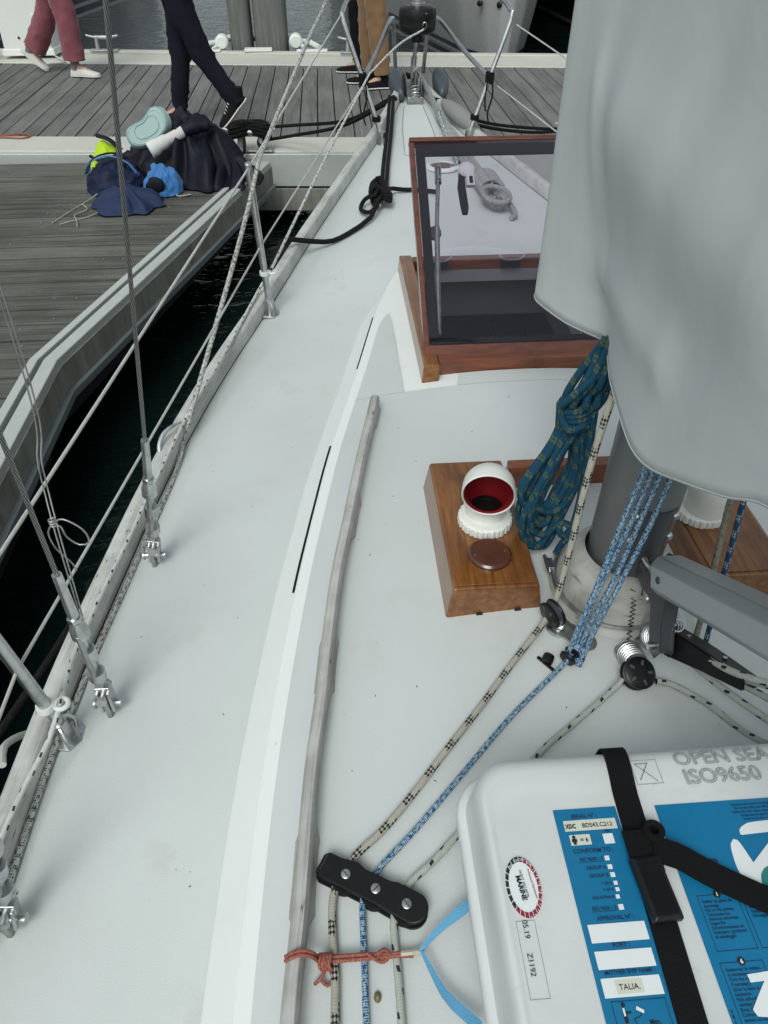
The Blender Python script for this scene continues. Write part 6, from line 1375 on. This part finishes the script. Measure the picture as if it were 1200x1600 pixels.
# ================================================================ PEOPLE
def person(label, J, trouser, top, shoe, sole, rad, facing, waist=(.17, .125), hem=None, hair='hair', cuff=None, seed=1):
    """J: hip/knee/ankle/toe per side, all in metres; the rest of the body is stacked above the pelvis"""
    pel = (Vector(J['hl']) + Vector(J['hr'])) / 2 + V(0, 0, .06)
    t = thing('person', label, 'person', (pel.x, pel.y, DZ)); F = Vector((cos(facing), sin(facing), 0)); S = V(-F.y, F.x, 0)
    P = lambda f, s, z: pel + F * f + S * s + V(0, 0, z)
    # body: one skinned figure
    verts = [pel, P(.0, 0, .16), P(.01, 0, .34), P(.02, 0, .47), P(.02, 0, .55), P(.05, 0, .64), P(.04, 0, .74), P(.135, 0, .645)]
    rads = [.10, .09, .11, .055, .050, .085, .075, .014]; edges = [(0, 1), (1, 2), (2, 3), (3, 4), (4, 5), (5, 6), (5, 7)]
    for sd, hk, kk, ak, tk in ((1, 'hl', 'kl', 'al', 'tl'), (-1, 'hr', 'kr', 'ar', 'tr')):
        b = len(verts); verts += [Vector(J[hk]), Vector(J[kk]), Vector(J[ak]), Vector(J[ak]).lerp(Vector(J[tk]), .6)]; rads += [.07, .05, .034, .028]; edges += [(0, b), (b, b + 1), (b + 1, b + 2), (b + 2, b + 3)]
        sw = .10 * sd * (1 if seed % 2 else -1)
        b = len(verts); verts += [P(.01, .17 * sd, .44), P(-.02 + sw * .3, .225 * sd, .19), P(.20, .17 * sd, .26), P(.27, .13 * sd, .29)]; rads += [.045, .036, .024, .026]; edges += [(3, b), (b, b + 1), (b + 1, b + 2), (b + 2, b + 3)]
        h = b + 3
        for q in range(4):
            g = len(verts); base = verts[h]; verts += [base + F * .045 + V(0, 0, (.012 - .008 * q) * 2.2), base + F * (.075 - .004 * abs(q - 1)) + V(0, 0, (.012 - .008 * q) * 2.4) - S * sd * .012]; rads += [.009, .008]; edges += [(h, g), (g, g + 1)]
        g = len(verts); base = verts[b + 2]; verts += [base + F * .05 + V(0, 0, .05), base + F * .09 + V(0, 0, .06)]; rads += [.010, .009]; edges += [(b + 2, g), (g, g + 1)]
    off = world_loc(t); me = bpy.data.meshes.new('body'); me.from_pydata([tuple(v - off) for v in verts], edges, []); ob = bpy.data.objects.new('body', me); COL.objects.link(ob); ob.parent = t; me.materials.append(M['skin'])
    ob.modifiers.new('skin', 'SKIN'); me.skin_vertices or None
    for i, r in enumerate(rads): me.skin_vertices[0].data[i].radius = (r, r)
    me.skin_vertices[0].data[0].use_root = True
    ss = ob.modifiers.new('sub', 'SUBSURF'); ss.levels = 1; ss.render_levels = 2
    # trousers: two folded legs under a hip section, one mesh
    m = MB(); hem = hem or {}
    for sd, hk, kk, ak in ((1, 'hl', 'kl', 'al'), (-1, 'hr', 'kr', 'ar')):
        h, k, a = Vector(J[hk]), Vector(J[kk]), Vector(J[ak]); path = catmull([h + V(0, 0, .12), h.lerp(k, .15), h.lerp(k, .6), k, k.lerp(a, .5), a + (k - a).normalized() * (cuff or .03)], .022); n_ = len(path); rows = []
        for i, p in enumerate(path):
            u = i / (n_ - 1); r = interp(u, [0, .2, .5, .75, 1], rad); row = []
            T = (path[min(i + 1, n_ - 1)] - path[max(i - 1, 0)]).normalized(); X = (F - T * F.dot(T)).normalized(); Y = T.cross(X)
            for q in range(24):
                an = 2 * pi * q / 24; d = X * cos(an) * 1.05 + Y * sin(an) * .95
                w = noise.noise(V(cos(an) * 1.2 + seed, sin(an) * 1.2, u * 7 + sd)) * .12 + (abs(noise.noise(V(cos(an) * 1.6 + 3, sin(an) * 1.6 + seed, u * 15 + cos(an) * 2))) * 2 - .5) * .085 * (1.7 if u > .78 or .42 < u < .62 or u < .15 else .8)
                row.append(p + d * r * (1 + w))
            rows.append(row)
        m.grid(rows, True)
    rows = []
    for z, k in ((-.10, .80), (-.02, 1.0), (.06, 1.04), (.14, .98), (.20, .93)): rows.append([P(waist[1] * k * cos(a), waist[0] * k * sin(a), z) for a in [2 * pi * q / 24 for q in range(24)]])
    m.loft(rows); m.build('trousers', trouser, t, angle=120)
    # top
    m = MB(); rows = []
    for z, a_, b_ in ((.12, .185, .14), (.22, .185, .135), (.34, .20, .14), (.44, .20, .125), (.50, .12, .09), (.535, .075, .07)): rows.append([P(.01 + b_ * cos(a), a_ * sin(a), z) for a in [2 * pi * q / 24 for q in range(24)]])
    m.loft(rows)
    for sd in (1, -1):
        sw = .10 * sd * (1 if seed % 2 else -1); m.tube([P(.01, .14 * sd, .46), P(.01, .185 * sd, .42), P(-.02 + sw * .3, .230 * sd, .19), P(.19, .175 * sd, .255)], [.06, .062, .052, .040], 14, step=.03)
    m.build('jacket', top, t, angle=120)
    m = MB(); rows = []
    for z, r in ((.60, .088), (.66, .104), (.72, .104), (.78, .085), (.82, .045), (.832, .01)): rows.append([P(.035 - .018 + r * (cos(a) if cos(a) < .55 else .55), r * .86 * sin(a), z) for a in [2 * pi * q / 20 for q in range(20)]])
    m.loft(rows); m.build('hair', M[hair], t, angle=120)
    # shoes
    for ak, tk in (('al', 'tl'), ('ar', 'tr')):
        a, tt = Vector(J[ak]), Vector(J[tk]); d = (tt - a); D = (d - V(0, 0, d.z)).normalized(); pitch = J.get('p' + ak, 0.0); X = D; Sv = V(-D.y, D.x, 0); U = V(0, 0, 1)
        Rp = Matrix.Rotation(pitch, 3, Sv); X = Rp @ X; U = Rp @ U
        toe = Vector(tt); L = .295
        q = lambda s, w, h: toe - X * (L * (1 - s)) + Sv * w + U * h
        wid = [.030, .040, .040, .038, .044, .050, .050, .040, .020]; sv_ = [0, .06, .18, .35, .52, .68, .82, .94, 1.0]; top_ = [.055, .088, .100, .098, .082, .064, .054, .046, .034]
        rows = [[q(s, w * cos(an), .024 + (h - .024) * max(0, sin(an)) ** .8 if sin(an) > 0 else .024) for an in [2 * pi * k / 16 for k in range(16)]] for s, w, h in zip(sv_, wid, top_)]
        m = MB(); m.loft(rows); so = m.build('shoe', shoe, t, angle=70)
        rows = [[q(s * 1.01 - .005, w * 1.08 * cos(an), .002 + (.013 + .011 * sin(an))) for an in [2 * pi * k / 16 for k in range(16)]] for s, w in zip(sv_, wid)]
        m = MB(); m.loft(rows); m.build('sole', sole, so, angle=60)
        m = MB(); m.tube([a + V(0, 0, .13), a + V(0, 0, .03), q(.16, 0, .07)], [.046, .043, .044], 12, step=.02); m.build('sock', M['greyshirt'] if shoe is M['shoe_white'] else M['blackcloth'], t)
        m = MB()
        for k in range(4): s = .42 + .075 * k; m.tube([q(s, -.020, interp(s, sv_, top_) - .006), q(s, 0, interp(s, sv_, top_) + .003), q(s + .02, .020, interp(s, sv_, top_) - .006)], .0028, 5, step=.01)
        m.build('lace', sole, so)
    return t
person('person in dusty pink trousers and pale trainers walking on the walkway, left', dict(hl=(-3.06, 8.60, 1.36), kl=(-3.22, 8.64, 1.00), al=(-3.46, 8.71, .665), tl=(-3.36, 8.69, .50), pal=-.62 * -1, hr=(-3.04, 8.44, 1.36), kr=(-2.98, 8.43, .98), ar=(-3.00, 8.43, .60), tr=(-2.77, 8.38, .50)), M['pink'], M['whiteshirt'], M['shoe_white'], M['sole_white'], [.105, .105, .098, .100, .100], -.15, seed=1, cuff=.05)
person('person in dark navy jeans and black trainers striding past the clothes heap', dict(hl=(-1.60, 6.48, 1.34), kl=(-1.47, 6.47, 1.00), al=(-1.245, 6.46, .655), tl=(-1.385, 6.40, .50), pal=.72, hr=(-1.63, 6.66, 1.34), kr=(-1.67, 6.64, .95), ar=(-1.735, 6.63, .60), tr=(-1.96, 6.68, .50)), M['navy'], M['greyshirt'], M['blackcloth'], M['sole_white'], [.098, .094, .078, .068, .060], pi - .1, seed=2, cuff=.02)
person('person in tan trousers and dark shoes standing on the walkway behind the pulpit', dict(hl=(-.10, 7.67, 1.34), kl=(-.06, 7.68, .95), al=(-.02, 7.70, .60), tl=(-.245, 7.68, .50), hr=(-.13, 7.86, 1.34), kr=(-.14, 7.90, .95), ar=(-.12, 7.93, .60), tr=(-.35, 7.95, .50)), M['tan'], M['greyshirt'], M['blackcloth'], M['sole_white'], [.100, .098, .088, .080, .072], pi, seed=3, cuff=.03)
person('person in black trousers half hidden behind the one in tan', dict(hl=(-.22, 8.40, 1.34), kl=(-.22, 8.41, .95), al=(-.20, 8.42, .60), tl=(-.435, 8.46, .50), hr=(-.16, 8.57, 1.34), kr=(-.13, 8.58, .95), ar=(-.10, 8.60, .60), tr=(-.33, 8.62, .50)), M['blackcloth'], M['blackcloth'], M['blackcloth'], M['sole_white'], [.098, .092, .080, .072, .068], pi, seed=4, cuff=.02)

# ================================================================ OTHER YACHTS
def moored(label, stations, mat, stripes, zdeck, loc):
    """stations: (y, centre x, half beam at deck, half beam at water)"""
    t = thing('moored_yacht', label, 'sailboat', loc, 'moored yachts')
    def pt(st, s_, z):
        y, cx, bd, bw = st; u = max(-.3, min(1, z / zdeck)); b = bw + (bd - bw) * (u ** .7 if u > 0 else u * .3); return V(cx + s_ * b, y, z)
    S2 = []
    for i in range(len(stations) - 1):
        for k in range(6): S2.append(tuple(a + (b - a) * k / 6 for a, b in zip(stations[i], stations[i + 1])))
    S2.append(stations[-1]); zs = [-.4, 0, .3, .6, .9, 1.2, zdeck]
    m = MB(); rows = [[pt(s, -1, z) for z in zs[::-1]] + [pt(s, 1, z) for z in zs] for s in S2]; m.loft(rows, caps=True); m.build('hull', mat, t, angle=50)
    for z0, z1, sm in stripes:
        for sd in (-1, 1):
            m = MB(); m.grid([[pt(s, sd, z0) + V(sd * .004, -.004, 0), pt(s, sd, z1) + V(sd * .004, -.004, 0)] for s in S2]); m.build('stripe', sm, t)
    m = MB(); m.grid([[V(s[1] - s[2] * .98, s[0], zdeck + .01), V(s[1], s[0], zdeck + .05), V(s[1] + s[2] * .98, s[0], zdeck + .01)] for s in S2]); m.build('deck', M['gel'], t)
    for sd in (-1, 1):
        m = MB(); m.tube([pt(s, sd, zdeck) + V(0, 0, .02) for s in S2], .03, 6); m.build('toe_rail', M['teak_grey'], t)
    return t
navy_paint = plain('navy_boot_stripe', (.012, .018, .035), .3); shade_dark = plain('shade_dark_hull', (.010, .012, .016), .25)
M['other_white'] = plain('other_hull_white', (.28, .29, .285), .28, var=.05)
b1 = moored('white yacht moored bow-on across the walkway, behind the furler drum', [(10.6, 1.72, .12, .02), (10.75, 1.72, .36, .12), (11.2, 1.71, .66, .32), (12.3, 1.70, .98, .54), (14, 1.68, 1.30, .95), (17, 1.66, 1.9, 1.62), (21, 1.65, 2.1, 2.0)], M['other_white'], [(.06, .13, navy_paint), (.17, .20, M['other_white']), (.21, .26, navy_paint)], 1.75, (2, 10.5, 0))
for z_, x_, y_ in ((.80, 1.40, 10.76), (.80, 1.62, 10.62)): m = MB(); m.lathe([(.03, -.02), (.035, .02), (.02, .03)], 14, (x_, y_, z_), axis=(-.6, -1, 0)); m.build('skin_fitting', M['black'], b1)
moored('white yacht with dark waterline stripe moored beyond the walkway at upper left', [(12.6, -7.3, 1.0, .7), (14.0, -7.2, 1.75, 1.55), (16.2, -7.1, 2.15, 2.1), (18.5, -7.0, 2.4, 2.4), (23, -7.0, 2.3, 2.2)], M['other_white'], [(.05, .14, navy_paint), (.20, .36, navy_paint)], 1.5, (-7, 15, 0))
moored('dark hulled yacht added for the shaded dark water beyond the walkway at upper right', [(10.4, 4.3, .25, .03), (11.2, 4.35, 1.0, .6), (13, 5.0, 1.6, 1.2), (17, 5.1, 1.8, 1.6), (21, 5.1, 1.7, 1.5)], shade_dark, [(.06, .12, M['other_white'])], 1.6, (5, 11, 0))  # added hull; its near-black colour stands in for water lying in shade
